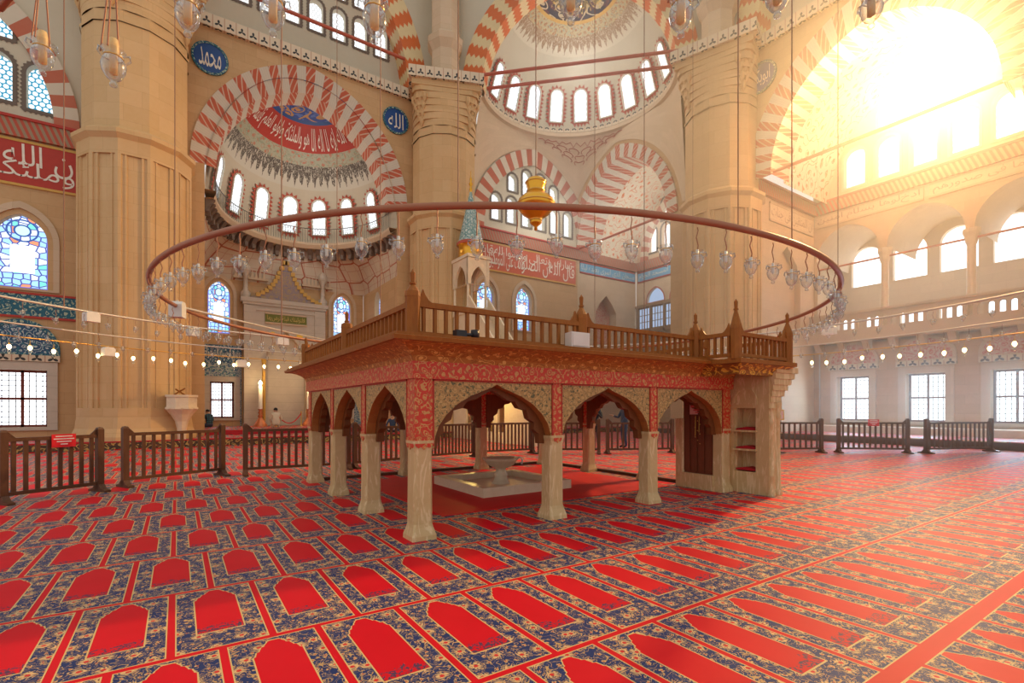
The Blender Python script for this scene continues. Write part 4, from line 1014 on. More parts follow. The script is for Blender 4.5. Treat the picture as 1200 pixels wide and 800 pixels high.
cu = [(.70, 1.02), (.69, 1.15), (.615, 1.21), (.625, 1.30), (.53, 1.36), (.50, 1.47), (.385, 1.50), (.325, 1.585), (.21, 1.61), (.12, 1.665), (0, 1.725)]
SIDES = [(F((0, CY[0]), (1, 0), (0, 1)), CX, lambda v: v), (F((CX[0], 0), (0, -1), (1, 0)), [-v for v in CY[::-1]], None),
         (F((0, CY[3]), (-1, 0), (0, -1)), [-v for v in CX[::-1]], None), (F((CX[3], 0), (0, 1), (-1, 0)), CY, None)]
for fr, cs, _ in SIDES:
    for k in range(3):
        lo = cs[k] + (.11 if k == 0 else .07); hi = cs[k + 1] - (.11 if k == 2 else .07); ac = (lo + hi) / 2; h = (hi - lo) / 2; q = h / .815
        P = [(-h, 1.04)] + [(-a * q * (1 if a < .79 else .999), b) for a, b in og] + [(a * q, b) for a, b in og[-2::-1]] + [(h, 1.04), (h, 1.86), (-h, 1.86)]
        m = MB(); m.prism(fr, [(ac + a, b) for a, b in P], d=.13, mi=0, mside=1, mback=1, c0=-.10); pa = m.build('arch_panel', ['spandrel', 'wood_arch'], mp)
        P = [(-h, 1.02)] + [(-a * q, b) for a, b in cu] + [(a * q, b) for a, b in cu[-2::-1]] + [(h, 1.02), (h, 1.86), (-h, 1.86)]
        m = MB(); m.prism(fr, [(ac + a, b) for a, b in P], d=.10, c0=.032, mi=0); m.build('cusped_lining', 'wood_lining', pa)
        m = MB()
        for a in (ac - h, ac + h - .02): m.fbox(fr, a, a + .02, 1.06, 1.83, -.115, -.09)
        m.fbox(fr, ac - h, ac + h, 1.815, 1.835, -.115, -.09); m.build('red_fillet', 'panel_red', pa)
m = MB()
X0, X1, Y0, Y1 = CX[0], CX[3], CY[0], CY[3]
m.box(X0 - .15, X1 + .15, Y0 - .15, Y0 + .15, 1.835, 2.03); m.box(X0 - .15, X1 + .15, Y1 - .15, Y1 + .15, 1.835, 2.03); m.box(X0 - .15, X0 + .15, Y0 + .15, Y1 - .15, 1.835, 2.03); m.box(X1 - .15, X1 + .15, Y0 + .15, Y1 - .15, 1.835, 2.03)
m.build('painted_frieze', 'frieze_red', mp)
def cove(parent, x0, x1, y0, y1, prof, mat, name, sides=(0, 1, 2, 3)):
    m = MB()
    for k in range(len(prof) - 1):
        (d0, z0), (d1, z1) = prof[k], prof[k + 1]
        c0 = [(x0 - d0, y0 - d0), (x1 + d0, y0 - d0), (x1 + d0, y1 + d0), (x0 - d0, y1 + d0)]; c1 = [(x0 - d1, y0 - d1), (x1 + d1, y0 - d1), (x1 + d1, y1 + d1), (x0 - d1, y1 + d1)]
        for s in sides:
            t = (s + 1) % 4; w = sqrt((c0[s][0] - c0[t][0]) ** 2 + (c0[s][1] - c0[t][1]) ** 2)
            v0 = k * .09; m.face([(*c0[s], z0), (*c0[t], z0), (*c1[t], z1), (*c1[s], z1)], [(0, v0), (w, v0), (w + d1 - d0, v0 + .09), (d0 - d1, v0 + .09)])
    return m.build(name, mat, parent)
cove(mp, X0, X1, Y0, Y1, [(.15, 2.03), (.17, 2.09), (.22, 2.14), (.29, 2.18), (.37, 2.205), (.44, 2.215)], 'eave_paint', 'eave_cove')
cove(mp, X0, X1, Y0, Y1, [(.44, 2.215), (.49, 2.215), (.50, 2.26), (.46, 2.27), (.46, 2.30), (0., 2.31)], 'wood_rail', 'eave_lip')
m = MB(); m.box(X0 - .3, X1 + .3, Y0 - .3, Y1 + .3, 2.2, 2.30); m.build('deck', 'wood_rail', mp)
m = MB(); m.box(X0 - .1, X1 + .1, Y0 - .1, Y1 + .1, 1.98, 2.03); m.build('soffit', 'wood_arch', mp)
# projecting bay over the stair
PX0, PX1, PY = 1.83, 3.36, -3.95
cove(mp, PX0 + .25, PX1 - .2, PY + .15, Y0, [(.10, 2.04), (.12, 2.10), (.18, 2.16), (.25, 2.20)], 'eave_gold', 'stair_cove', (0, 3))
m = MB(); m.box(PX0 - .06, PX1 + .1, PY - .12, Y0 - .2, 2.205, 2.275); m.build('stair_landing', 'wood_rail', mp)
# railing
def newel(p, h=3.05, r=.065, parent=mp):
    m = MB(); x, y = p
    for z0, z1, a, b in ((2.27, 2.74, r, r), (2.74, 2.80, r * 1.05, r * .95), (2.80, h - .17, r * .95, r * .26), (h - .17, h - .15, r * .45, r * .45), (h - .15, h - .04, r * .28, r * .36), (h - .04, h, r * .3, .004)):
        m.section(ngon(p, a * 1.3, 8, pi / 8), z0, z1, scale1=ngon(p, b * 1.3, 8, pi / 8), caps=True)
    return m.build('newel_post', 'wood_rail', parent)
def rail(p, q, n, z0=2.34, z1=2.68, parent=mp, t=.03, flared=True):
    p = Vector(p); q = Vector(q); u = (q - p).normalized(); f = F(p, (u.x, u.y), (-u.y, u.x)); L = (q - p).length; m = MB()
    m.fbox(f, 0, L, z1 - .045, z1 + .015, -.035, .035); m.fbox(f, 0, L, z0 - .03, z0 + .02, -.03, .03)
    for k in range(n): x = L * (k + .5) / n; m.fbox(f, x - t * .62, x + t * .62, z0 + .02, z1 - .04, -.02, .02)
    for s in (0, 1):                                                  # curved wing against the post
        a = [(0, z1), (.06, z1 + .16), (.085, z1 + .10), (.13, z1 + .04), (.20, z1)]
        m.prism(f, [((x if s == 0 else L - x), z) for x, z in a], d=.03, c0=-.015)
    return m.build('railing_panel', 'wood_rail', parent)
rx0, rx1, ry0, ry1 = X0 - .15, X1 + .15, Y0 - .15, Y1 + .15
for p, h in (((rx0, ry0), 3.05), ((-.72, ry0), 3.08), ((PX0, ry0), 3.1), ((PX0, PY), 3.2), ((PX1, PY), 3.15), ((PX1, ry0 + .3), 3.05), ((rx1, ry1), 3.05), ((rx0, -.62), 3.0), ((rx0, ry1), 2.95), ((0, ry1), 3.05)): newel(p, h)
rail((rx0 + .06, ry0), (-.78, ry0), 17); rail((-.66, ry0), (PX0 - .06, ry0), 18)
rail((PX0, ry0 - .06), (PX0, PY + .06), 5); rail((PX0 + .06, PY), (PX1 - .06, PY), 11); rail((PX1, PY + .06), (PX1, ry0 + .24), 7)
rail((rx0, -.56), (rx0, ry0 + .06), 18); rail((rx0, ry1 - .06), (rx0, -.68), 18); rail((rx1, ry0 + .5), (rx1, ry1 - .06), 34); rail((rx1 - .06, ry1), (.06, ry1), 17); rail((-.06, ry1), (rx0 + .06, ry1), 18)
# stone stair cheek with shelves
sx0, sx1, sy0, sy1 = 2.95, 3.25, -3.86, -3.06
f = F((sx0, 0), (0, -1), (1, 0))
ni = rect(3.22, 3.62, .38, 1.50)
m = MB(); m.prism(f, rect(-sy1, -sy0, 0, 2.05), [ni], d=.05); m.prism(f, rect(-sy1, -sy0, 0, 2.05), d=.05, c0=.25); m.prism(f, rect(-sy1, -sy0, 0, 2.05), [rect(-sy1 + .05, -sy0 - .05, .05, 2.0)], d=.2, c0=.05)
for b in (3.22, 3.62): m.fbox(f, b - .02, b + .02, .38, 1.5, .05, .25)
m.fbox(f, 3.22, 3.62, .34, .38, .05, .25); m.fbox(f, 3.22, 3.62, 1.5, 1.54, .05, .25)
cheek = m.build('stair_cheek', 'column_stone', mp)
for z in (.75, 1.08): m = MB(); m.fbox(f, 3.19, 3.65, z, z + .03, -.04, .25); m.build('shelf', 'column_stone', mp)
for z in (.40, .78, 1.11): m = MB(); m.prism(f, [(3.24, z), (3.60, z), (3.60, z + .025), (3.44, z + .06), (3.24, z + .025)], d=.2, c0=-.0 + .02); m.build('shelf_cloth', 'carpet_crimson', mp)
m = MB(); m.prism(f, arch_hole(3.42, 1.56, .46, .30, .23), [arch_hole(3.42, 1.59, .38, .23, .19)], d=.03, c0=-.02); m.build('blind_arch', 'column_stone', mp)
m = MB(); c = (sx0 + .06, sy0 - .0, 0); m.lathe([(.075, 0), (.075, .06), (.05, .1), (.045, .3), (.06, .34), (.045, .38), (.042, 1.2), (.06, 1.25), (.045, 1.3), (.045, 1.45), (.07, 1.5)], 10, c); m.build('corner_colonnette', 'column_stone', mp)
m = MB(); c = (sx1 - .02, sy0 + .02, 0); m.lathe([(.09, 0), (.09, .08), (.065, .12), (.055, .9), (.052, 1.3), (.075, 1.36), (.06, 1.4), (.075, 1.46), (.08, 1.6)], 10, c); m.build('corner_colonnette', 'column_stone', mp)
m = MB()
for k in range(6): e = .05 + .075 * k; m.box(sx0 + .02, sx1 + e, sy0 - .02 - .02 * k, sy1, 1.60 + .1 * k, 1.70 + .1 * k)
for k in range(5):
    for q in range(4): m.lathe([(.0, -.05), (.03, 0), (.03, .06)], 6, (sx1 + .02 + .075 * k, sy0 + .05 + .16 * q, 1.60 + .1 * k))
m.build('stalactite_corbel', 'column_stone', mp)
# stair door with notice and step block
fd = F((2.68, 0), (0, -1), (1, 0))
m = MB(); m.fbox(fd, 2.34, 2.98, .28, 1.78, 0, .05)
for k in range(4): m.fbox(fd, 2.36 + .155 * k, 2.49 + .155 * k, .32, 1.74, -.015, 0)
dr = m.build('stair_door', 'wood_door', mp)
m = MB()
for k in range(9): m.lathe([(0, -.012), (.014, 0), (0, .012)], 6, tuple(fd(2.62 + .05 * (k % 3), 1.32 - .06 * k, -.03)))
m.tube([fd(2.62, 1.36, -.02), fd(2.62, .98, -.03)], .007, 4); m.tube([fd(2.70, 1.36, -.02), fd(2.70, 1.05, -.03)], .007, 4); m.build('key_chain', 'brass', dr)
m = MB(); m.fbox(fd, 2.24, 3.0, 0, .28, -.06, .3); m.build('step_block', 'column_stone', mp)
m = MB(); m.section(chamfered(2.72, -2.27, .09, .02), 0, 1.3); m.build('door_jamb', 'column_stone', mp)
nt = thing('door_notice', 'white and pink notice pinned on the brown stair door', 'sign', fd(2.66, 1.42, -.03)); m = MB(); m.fbox(fd, 2.5, 2.82, 1.38, 1.58, -.03, -.02); m.build('board', 'sign_pink', nt)
m = MB(); m.fbox(fd, 2.52, 2.80, 1.51, 1.55, -.034, -.03); m.fbox(fd, 2.58, 2.74, 1.45, 1.48, -.034, -.03); m.fbox(fd, 2.62, 2.70, 1.41, 1.43, -.034, -.03); m.build('lettering', 'sign_textred', nt)
# kerb round the platform (dark ledge)
m = MB(); m.box(X0 - .1, X1 + .1, Y1 + .14, Y1 + .22, 0, .06); m.box(X1 + .14, X1 + .22, -2.2, Y1 + .22, 0, .06); m.build('floor_ledge', 'wood_barrier', mp)
# lamps and boxes on the eave
t = thing('floodlight', 'small black floodlight lying on the platform eave by the railing', 'lamp', (-2.67, -3.46, 2.30))
m = MB(); m.box(-2.83, -2.70, -3.53, -3.43, 2.30, 2.37); m.build('housing', 'plastic_black', t); m = MB(); m.tube([(-2.7, -3.48, 2.33), (-2.6, -3.48, 2.335)], .02, 6); m.lathe([(.0, 0), (.05, 0), (.05, .09), (0, .09)], 8, (-2.57, -3.48, 2.30)); m.build('yoke', 'plastic_black', t)
t = thing('loudspeaker', 'white loudspeaker box on the platform eave in front of the railing', 'speaker', (-.98, -3.42, 2.3))
m = MB(); m.section([(-1.14, -3.5), (-.82, -3.5), (-.86, -3.32), (-1.10, -3.32)], 2.30, 2.5, caps=True); m.build('cabinet', 'plastic_white', t); m = MB(); m.box(-1.12, -.84, -3.512, -3.5, 2.32, 2.48); m.build('grille', 'plastic_white', t)

# ================================================================== rug and fountain inside the platform
t = MB(); t.box(-2.35, 2.45, -2.2, 1.75, 0, .012); tag(t.build('red_rug', 'carpet_red', loc=(0, -.2, 0)), 'plain red rug around the marble fountain under the platform', 'rug', kind='thing')
FO = (-.25, -.4)
ft = thing('fountain', 'small marble fountain bowl on a square marble tray under the platform', 'fountain', (*FO, .012))
sq = lambda h: rect(FO[0] - h, FO[0] + h, FO[1] - h, FO[1] + h)
m = MB(); m.section(sq(.95), .012, .17); m.section(sq(.78), .06, .17)
for a, b in zip(range(4), (1, 2, 3, 0)):
    A, B = sq(.95), sq(.78); m.face([(*A[a], .17), (*A[b], .17), (*B[b], .17), (*B[a], .17)], [(0, 0)] * 4)
m.face([(*p, .06) for p in sq(.79)], [(0, 0)] * 4); m.build('tray', 'marble', ft)
m = MB(); m.lathe([(.17, .06), (.17, .10), (.13, .13), (.12, .2), (.14, .23), (.10, .27), (.09, .33), (.12, .36)], 12, (*FO, 0)); m.build('pedestal', 'marble', ft)
m = MB(); m.lathe([(.06, .34), (.13, .36), (.25, .42), (.31, .50), (.35, .53), (.35, .555), (.29, .55), (.24, .48), (.1, .44), (0, .43)], 16, (*FO, 0)); m.build('bowl', 'marble', ft)
m = MB(); m.tube([(FO[0] + .26, FO[1] - .1, .5), (FO[0] + .34, FO[1] - .16, .56), (FO[0] + .38, FO[1] - .18, .5), (FO[0] + .37, FO[1] - .17, .42)], .018, 6); m.build('spout', 'plastic_white', ft)

# ================================================================== timber barriers
def barrier(p, q, label, n=10):
    p = Vector(R(*p)); q = Vector(R(*q)); c = (p + q) / 2; u = (q - p).normalized(); f = F(p, (u.x, u.y), (-u.y, u.x)); L = (q - p).length
    t = thing('barrier', label, 'barrier', (c.x, c.y, 0), 'timber barriers round the platform')
    for a in (0, L):
        m = MB(); m.fbox(f, a - .05, a + .05, .03, 1.12, -.05, .05); o = f(a, 0, 0); m.lathe([(.068, 0), (.05, .03), (.0, .04)], 4, (o.x, o.y, 1.12), phase=pi / 4 + atan2(u.y, u.x), sm=False); po = m.build('post', 'wood_barrier', t)
        m = MB(); m.prism(F(f(a, 0)[:2], (f.n.x, f.n.y), (-f.u.x, -f.u.y)), [(-.24, 0), (.24, 0), (.24, .035), (.12, .06), (.06, .13), (-.06, .13), (-.12, .06), (-.24, .035)], d=.10, c0=-.05); m.build('foot', 'wood_barrier', po)
    m = MB(); m.fbox(f, .05, L - .05, .97, 1.03, -.03, .03); m.fbox(f, .05, L - .05, .12, .18, -.025, .025)
    for k in range(n): x = .05 + (L - .1) * (k + .5) / n; m.fbox(f, x - .03, x + .03, .18, .97, -.014, .014)
    for a, s in ((.05, 1), (L - .05, -1)): m.prism(f, [(a, 1.03), (a + s * .10, 1.03), (a + s * .04, 1.09), (a, 1.13)], d=.03, c0=-.015)
    m.build('slat_panel', 'wood_barrier', t); return t, f, L
b1, f1, L1 = barrier((-2.25, 10.85), (-1.16, 11.6), 'brown slatted timber barrier with a red notice at the left edge', 8)
barrier((-.82, 11.95), (.83, 12.8), 'brown slatted timber barrier in front of the left pier, second from the left', 10)
barrier((1.26, 12.5), (3.5, 12.4), 'brown slatted timber barrier before the mihrab, running behind the left platform columns', 14)
barrier((3.66, 12.45), (5.7, 12.9), 'brown slatted timber barrier seen through the left arches of the platform', 13)
barrier((5.85, 13.15), (7.6, 13.35), 'brown slatted timber barrier behind the fountain, left half of the middle arch', 14)
barrier((7.75, 13.4), (9.75, 13.3), 'brown slatted timber barrier behind the fountain in front of the pulpit stairs', 14)
barrier((9.95, 13.2), (11.45, 11.95), 'brown slatted timber barrier in front of the standing men, left of the twin posts', 10)
barrier((11.7, 11.8), (13.75, 10.85), 'brown slatted timber barrier right of the twin posts behind the platform', 11)
barrier((14.9, 9.75), (17.95, 8.1), 'brown slatted timber barrier right of the shelved stone stair, with a framed board behind', 17)
b2, f2, L2 = barrier((18.5, 7.8), (20.1, 6.4), 'brown slatted timber barrier with a red notice in front of the tall windows', 12)
barrier((20.6, 6.05), (23.3, 5.05), 'rightmost brown slatted timber barrier before the side windows', 14)
def notice(f, a, z0, z1, w, label):
    t = thing('notice_sign', label, 'sign', f(a, z0, -.05)); m = MB(); m.fbox(f, a - w / 2, a + w / 2, z0, z1, -.05, -.035); m.build('plate', 'sign_red', t)
    m = MB(); h = z1 - z0
    for k, q in enumerate((.7, .85, .6, .3)): m.fbox(f, a - w * q / 2, a + w * q / 2, z1 - h * (.2 + .2 * k), z1 - h * (.12 + .2 * k), -.053, -.05)
    m.build('lettering', 'sign_text', t)
notice(f1, L1 * .58, .84, 1.06, .34, 'red notice with white lines on the left barrier'); notice(f2, L2 * .5, .90, 1.12, .34, 'red notice with white lines on the barrier by the side windows')
t = thing('board_stand', 'framed notice board on a stand behind the barrier right of the stone stair', 'sign', (*R(16.75, 8.9), 0)); bx, by = R(16.75, 8.9)
f = F((bx, by), (.83, -.5577), (.5577, .83)); m = MB(); m.fbox(f, -.2, .2, 1.1, 1.45, 0, .03); m.build('frame', 'brass', t); m = MB(); m.fbox(f, -.16, .16, 1.14, 1.41, -.01, 0); m.build('sheet', 'sign_pink', t); m = MB(); m.fbox(f, -.03, .03, .0, 1.1, 0, .03); m.fbox(f, -.2, .2, 0, .03, -.1, .15); m.build('stand', 'wood_barrier', t)
dd = structure('door_1', 'dark timber door low in the wall beside the right pier', 'door', (18.9, 4.7, .3)); m = MB(); m.fbox(FB2, 18.3, 19.5, .3, 2.6, -.08, .02); m.build('leaf', 'wood_dark', dd); m = MB(); m.prism(FB2, rect(18.1, 19.7, .3, 2.8), [rect(18.3, 19.5, .3, 2.6)], d=.15, c0=-.13); m.build('frame', 'stone_pale', dd)

# ================================================================== pulpit
mb_ = thing('pulpit', 'tall marble pulpit with straight stair and green tiled cone by the middle pier', 'pulpit', (6.8, 11, 0))
fp = F((6.25, 0), (0, -1), (1, 0))                    # left flank, a = -y
tri = [(-13.0, 0), (-7.2, 0), (-7.2, .5), (-12.6, 6.1), (-14.2, 6.1), (-14.2, 0)]
hol = [arch_hole(-12.6 + .95 * k, .45, .55, 1.5, .42) for k in range(4)] + [[(-12.3, 3.0), (-10.4, 3.0), (-12.3, 5.0)]]
for c in (0, 1.0):
    m = MB(); m.prism(fp, [(-14.2, 0), (-7.2, 0), (-7.2, .5), (-12.6, 6.1), (-14.2, 6.1)], hol, d=.1, c0=c); m.build('flank', 'marble', mb_)
m = MB(); m.fbox(fp, -12.7, -8.6, .3, 2.1, .45, .5); m.build('flank_lining', 'stone', mb_)
m = MB()
for k in range(22): m.fbox(fp, -12.6 + .245 * k, -12.35 + .245 * k, 0 if k == 21 else 5.7 - .25 * k, 6.0 - .262 * k, .1, 1.0)
m.build('stair', 'marble', mb_)
for c in (-.02, 1.02):
    m = MB(); m.prism(fp, [(-7.2, .5), (-7.2, 1.25), (-12.6, 6.95), (-12.6, 6.1)], d=.08, c0=c); m.build('balustrade', 'marble', mb_)
m = MB(); m.fbox(fp, -14.2, -12.6, 6.1, 6.4, -.05, 1.15); m.build('platform', 'marble', mb_)
for a in (-14.1, -12.72):
    for c in (.02, 1.0):
        m = MB(); p = tuple(fp(a, 0, c)); m.lathe([(.1, 6.4), (.07, 6.5), (.06, 8.0), (.1, 8.15)], 8, p); m.build('canopy_column', 'marble', mb_)
m = MB(); m.prism(fp, rect(-14.2, -12.6, 7.5, 8.8), [[(-13.95, 7.51), (-12.85, 7.51)] + arch(.55, .9, 8, (-13.4, 7.6))], d=.12, c0=-.05); m.prism(fp, rect(-14.2, -12.6, 7.5, 8.8), [[(-13.95, 7.51), (-12.85, 7.51)] + arch(.55, .9, 8, (-13.4, 7.6))], d=.12, c0=1.03)
fq = F((6.8, 12.62), (1, 0), (0, 1)); m.prism(fq, rect(-.6, .6, 7.5, 8.8), [[(-.42, 7.51), (.42, 7.51)] + arch(.42, .8, 8, (0, 7.6))], d=.12); m.fbox(fp, -14.25, -12.55, 8.8, 8.95, -.1, 1.2); m.build('canopy', 'marble', mb_)
cc = (6.8, 13.4, 0)
m = MB(); m.lathe([(.62, 8.95), (.66, 9.0), (.62, 9.05), (.60, 9.55), (.68, 9.6)], 16, cc); m.build('gilt_drum', 'gold', mb_)
m = MB(); m.lathe([(.70, 9.58), (.72, 9.68), (.66, 9.75)], 16, cc); m.build('cone_rim', 'sunburst', mb_)
m = MB(); m.lathe([(.66, 9.72), (.60, 9.9), (.04, 12.35)], 12, cc); m.build('cone_cap', 'tile_cap', mb_)
m = MB(); m.lathe([(.05, 12.3), (.09, 12.45), (.04, 12.55), (.11, 12.7), (.04, 12.82), (.07, 12.95), (.02, 13.05), (.02, 13.3), (0, 13.4)], 10, cc); m.build('finial', 'gold', mb_)

# ================================================================== marble lectern, candlesticks
lc = thing('lectern_balcony', 'marble corbelled reading balcony at the foot of the left pier', 'lectern', (-5.25, 14.5, .3)); cc = (-5.25, 14.5, 0)
m = MB(); m.lathe([(.14, .3), (.16, .7), (.22, 1.0), (.36, 1.25), (.50, 1.42), (.55, 1.5)], 8, cc, sm=False); m.build('corbel', 'marble', lc)
m = MB(); m.section(ngon(cc, .53, 8, pi / 8), 1.5, 1.95); m.section(ngon(cc, .57, 8, pi / 8), 1.92, 2.0, caps=True); m.section(ngon(cc, .57, 8, pi / 8), 1.46, 1.54, caps=True); m.build('parapet', 'marble', lc)
m = MB(); m.tube([(-5.5, 14.3, 2.0), (-5.15, 14.2, 2.25)], .03, 5); m.tube([(-5.15, 14.3, 2.0), (-5.45, 14.2, 2.22)], .03, 5); m.build('book_rest', 'wood_rail', lc)
for x, s in ((-1.63, 'left'), (.85, 'right')):
    t = thing('candlestick', 'tall white candle in a copper stand %s of the mihrab niche' % s, 'candlestick', (x, 21.75, .5)); c = (x, 21.75, 0)
    m = MB(); m.lathe([(.36, .5), (.36, .56), (.25, .72), (.13, .92), (.09, 1.0), (.15, 1.06), (.07, 1.15), (.13, 1.25), (.08, 1.35), (.14, 1.45)], 16, c); m.build('stand', 'copper', t)
    m = MB(); m.lathe([(.10, 1.42), (.10, 2.72), (.02, 2.76)], 12, c); m.build('candle', 'wax', t)
    m = MB(); m.lathe([(0, 2.74), (.09, 2.82), (.09, 2.9), (0, 3.02)], 10, c); m.build('flame_bulb', 'flame_lit', t)
t = thing('rope_barrier', 'sagging red rope between two short posts before the mihrab', 'rope barrier', (-.2, 21.2, .5))
for x in (-.9, .35): m = MB(); m.lathe([(.14, .5), (.03, .54), (.03, 1.25), (.05, 1.3), (0, 1.33)], 8, (x, 21.2, 0)); m.build('post', 'brass', t)
m = MB(); m.tube([(-.9 + 1.25 * k / 12, 21.2, 1.22 - .55 * (1 - abs(1 - k / 6) ** 2)) for k in range(13)], .03, 6); m.build('rope', 'sign_red', t)

# ================================================================== lamps
def ray(px): a = (px - 600) / 584.; return Vector((.5577 + .83 * a, .83 - .5577 * a))     # ground direction per metre of depth
CAM = Vector((-5.4, -8.45))
def hit(px, r, far=True):
    u = ray(px); A = u.dot(u); B = CAM.dot(u); C = CAM.dot(CAM) - r * r; D = sqrt(max(0, B * B - A * C)); t = (-B + D) / A if far else (-B - D) / A
    return CAM + u * t, t
def ring(r, z, tr, mat, label, name='lamp_ring'):
    m = MB(); m.tube([(r * cos(2 * pi * k / 160), r * sin(2 * pi * k / 160), z) for k in range(160)], tr, 8, True)
    return tag(m.build(name, mat, loc=(0, 0, z)), label, 'lamp ring', kind='thing')
ring(5.72, 3.25, .034, 'iron_red', 'large inner iron lamp ring circling above the platform')
ring(12.0, 4.15, .03, 'rod_white', 'outer pale lamp ring, highest of the three outer rings'); ring(12.8, 3.67, .022, 'rod_white', 'outer pale lamp ring, middle of the three outer rings'); ring(13.5, 3.42, .018, 'brass', 'outer brass ring of lit bulbs, lowest of the outer rings')
def mkraw(mb, name, mat, parent): o = mb.build(name, mat, raw=True); o.parent = parent; return o
def lamp_proto(kind):
    r = thing('glass_lamp' if kind != 'bulb' else 'bulb_lamp', 'x', 'lamp')
    if kind == 'bulb':
        m = MB(); m.tube([(0, 0, 0), (0, 0, -.12)], .008, 4); m.lathe([(0, -.10), (.022, -.10), (.022, -.15), (0, -.15)], 6); mkraw(m, 'socket', 'brass', r)
        m = MB(); m.lathe([(0, -.145), (.025, -.15), (.045, -.18), (.052, -.21), (.04, -.25), (0, -.29)], 8); mkraw(m, 'bulb', 'bulb_lit', r)
        m = MB(); m.lathe([(.035, -.28), (.045, -.33), (.03, -.38), (.0, -.40)], 6); mkraw(m, 'glass_drop', 'glass', r)
        return r
    m = MB()
    if kind == 'chain':
        for s in (-1, 1): m.tube([(0, 0, .55), (s * .078, 0, -.20)], .006, 4)
        m.tube([(0, 0, .55), (0, .078, -.20)], .006, 4)
    else: m.tube([(0, 0, 0), (.008, 0, -.03), (-.012, 0, -.09), (.008, 0, -.17), (0, 0, -.235)], .006, 4)
    mkraw(m, 'chain' if kind == 'chain' else 'hook', 'iron_red', r)
    cs, co_ = (1., 0.) if kind == 'chain' else (.78, -.075)
    S = lambda pr: [(r_ * cs, z_ * cs + co_) for r_, z_ in pr]
    m = MB(); m.lathe(S([(.074, -.185), (.060, -.21), (.056, -.235), (.068, -.26), (.076, -.29), (.068, -.335), (.046, -.375), (.02, -.395), (.014, -.405), (.024, -.418), (.022, -.435), (0, -.445)]), 10)
    for k in range(3):
        a = k * 2 * pi / 3 + .5; p = S([(.06, -.22), (.10, -.215), (.105, -.25), (.074, -.275)]); m.tube([(x * cos(a), x * sin(a), z) for x, z in p], .008, 4)
    mkraw(m, 'glass_cup', 'glass', r)
    m = MB(); m.lathe(S([(0, -.10), (.028, -.105), (.034, -.15), (.034, -.19), (.027, -.21), (.027, -.345), (.0, -.36)]) if kind == 'chain' else S([(0, -.17), (.016, -.17), (.018, -.30), (0, -.32)]), 8); mkraw(m, 'inner_tube', 'candle_tube' if kind == 'chain' else 'frosted', r)
    m = MB(); m.lathe(S([(.058, -.228), (.062, -.233), (.058, -.238), (.054, -.233)]), 10); mkraw(m, 'wire_collar', 'brass', r)
    return r
def place(proto, used, loc, rz, label, grp, sc=1.):
    o = proto if not used else copytree(proto)
    o.location = loc; o.rotation_euler = (0, 0, rz); o.scale = (sc, sc, sc); o['label'] = label; o['group'] = grp
    return o
def proj(x, y, z=0):
    d = Vector((x, y)) - CAM; dep = d.x * .5577 + d.y * .83; return 600 + 584 * (d.x * .83 - d.y * .5577) / dep, dep
def ordn(k):
    if 10 <= k % 100 <= 20: return '%dth' % k
    return '%d%s' % (k, {1: 'st', 2: 'nd', 3: 'rd'}.get(k % 10, 'th'))
used = False; LP = lamp_proto('ring'); N = 104; pts = []
for k in range(N):
    a = 2 * pi * k / N; x, y = 5.72 * cos(a), 5.72 * sin(a); p, d = proj(x, y); pts.append((p, d, x, y, a))
for near in (True, False):
    sel = sorted(q for q in pts if (q[1] < 6.7) == near); sel = [q for q in sel]
    for i, (p, d, x, y, a) in enumerate(sel):
        place(LP, used, (x, y, 3.225 - random.uniform(0, .05)), a + random.uniform(-.6, .6), 'clear glass lamp on the large inner ring, %s from the left along its %s arc' % (ordn(i + 1), 'near' if near else 'far'), 'glass lamps of the inner ring'); used = True
def arc_lamps(proto, r, z, label, grp, used, dz=.0, step=.55, sc=1., lim=((-50, 372), (895, 1250))):
    for side, (p0, p1) in zip(('left', 'right'), lim):
        A = [hit(p, r)[0] for p in (p0, p1)]; a0, a1 = atan2(A[0].y, A[0].x), atan2(A[1].y, A[1].x)
        n = int(abs(a1 - a0) * r / step)
        for k in range(n):
            a = a0 + (a1 - a0) * k / max(1, n - 1) + random.uniform(-.1, .1) * step / r
            place(proto, used, (r * cos(a), r * sin(a), z - random.uniform(0, dz)), random.uniform(0, 6), '%s, %s from the left on the %s side' % (label, ordn(k + 1), side), grp, sc); used = True
    return used
lp2 = copytree(LP); arc_lamps(lp2, 12.0, 4.13, 'clear glass lamp on the highest outer ring', 'glass lamps of the highest outer ring', False, .08, .62, .95)
lp3 = copytree(LP); arc_lamps(lp3, 12.8, 3.65, 'clear glass lamp on the middle outer ring', 'glass lamps of the middle outer ring', False, .1, .6, .85)
bp = lamp_proto('bulb'); arc_lamps(bp, 13.5, 3.40, 'glowing warm bulb on the lowest outer ring', 'lit bulbs of the lowest outer ring', False, .12, .50)
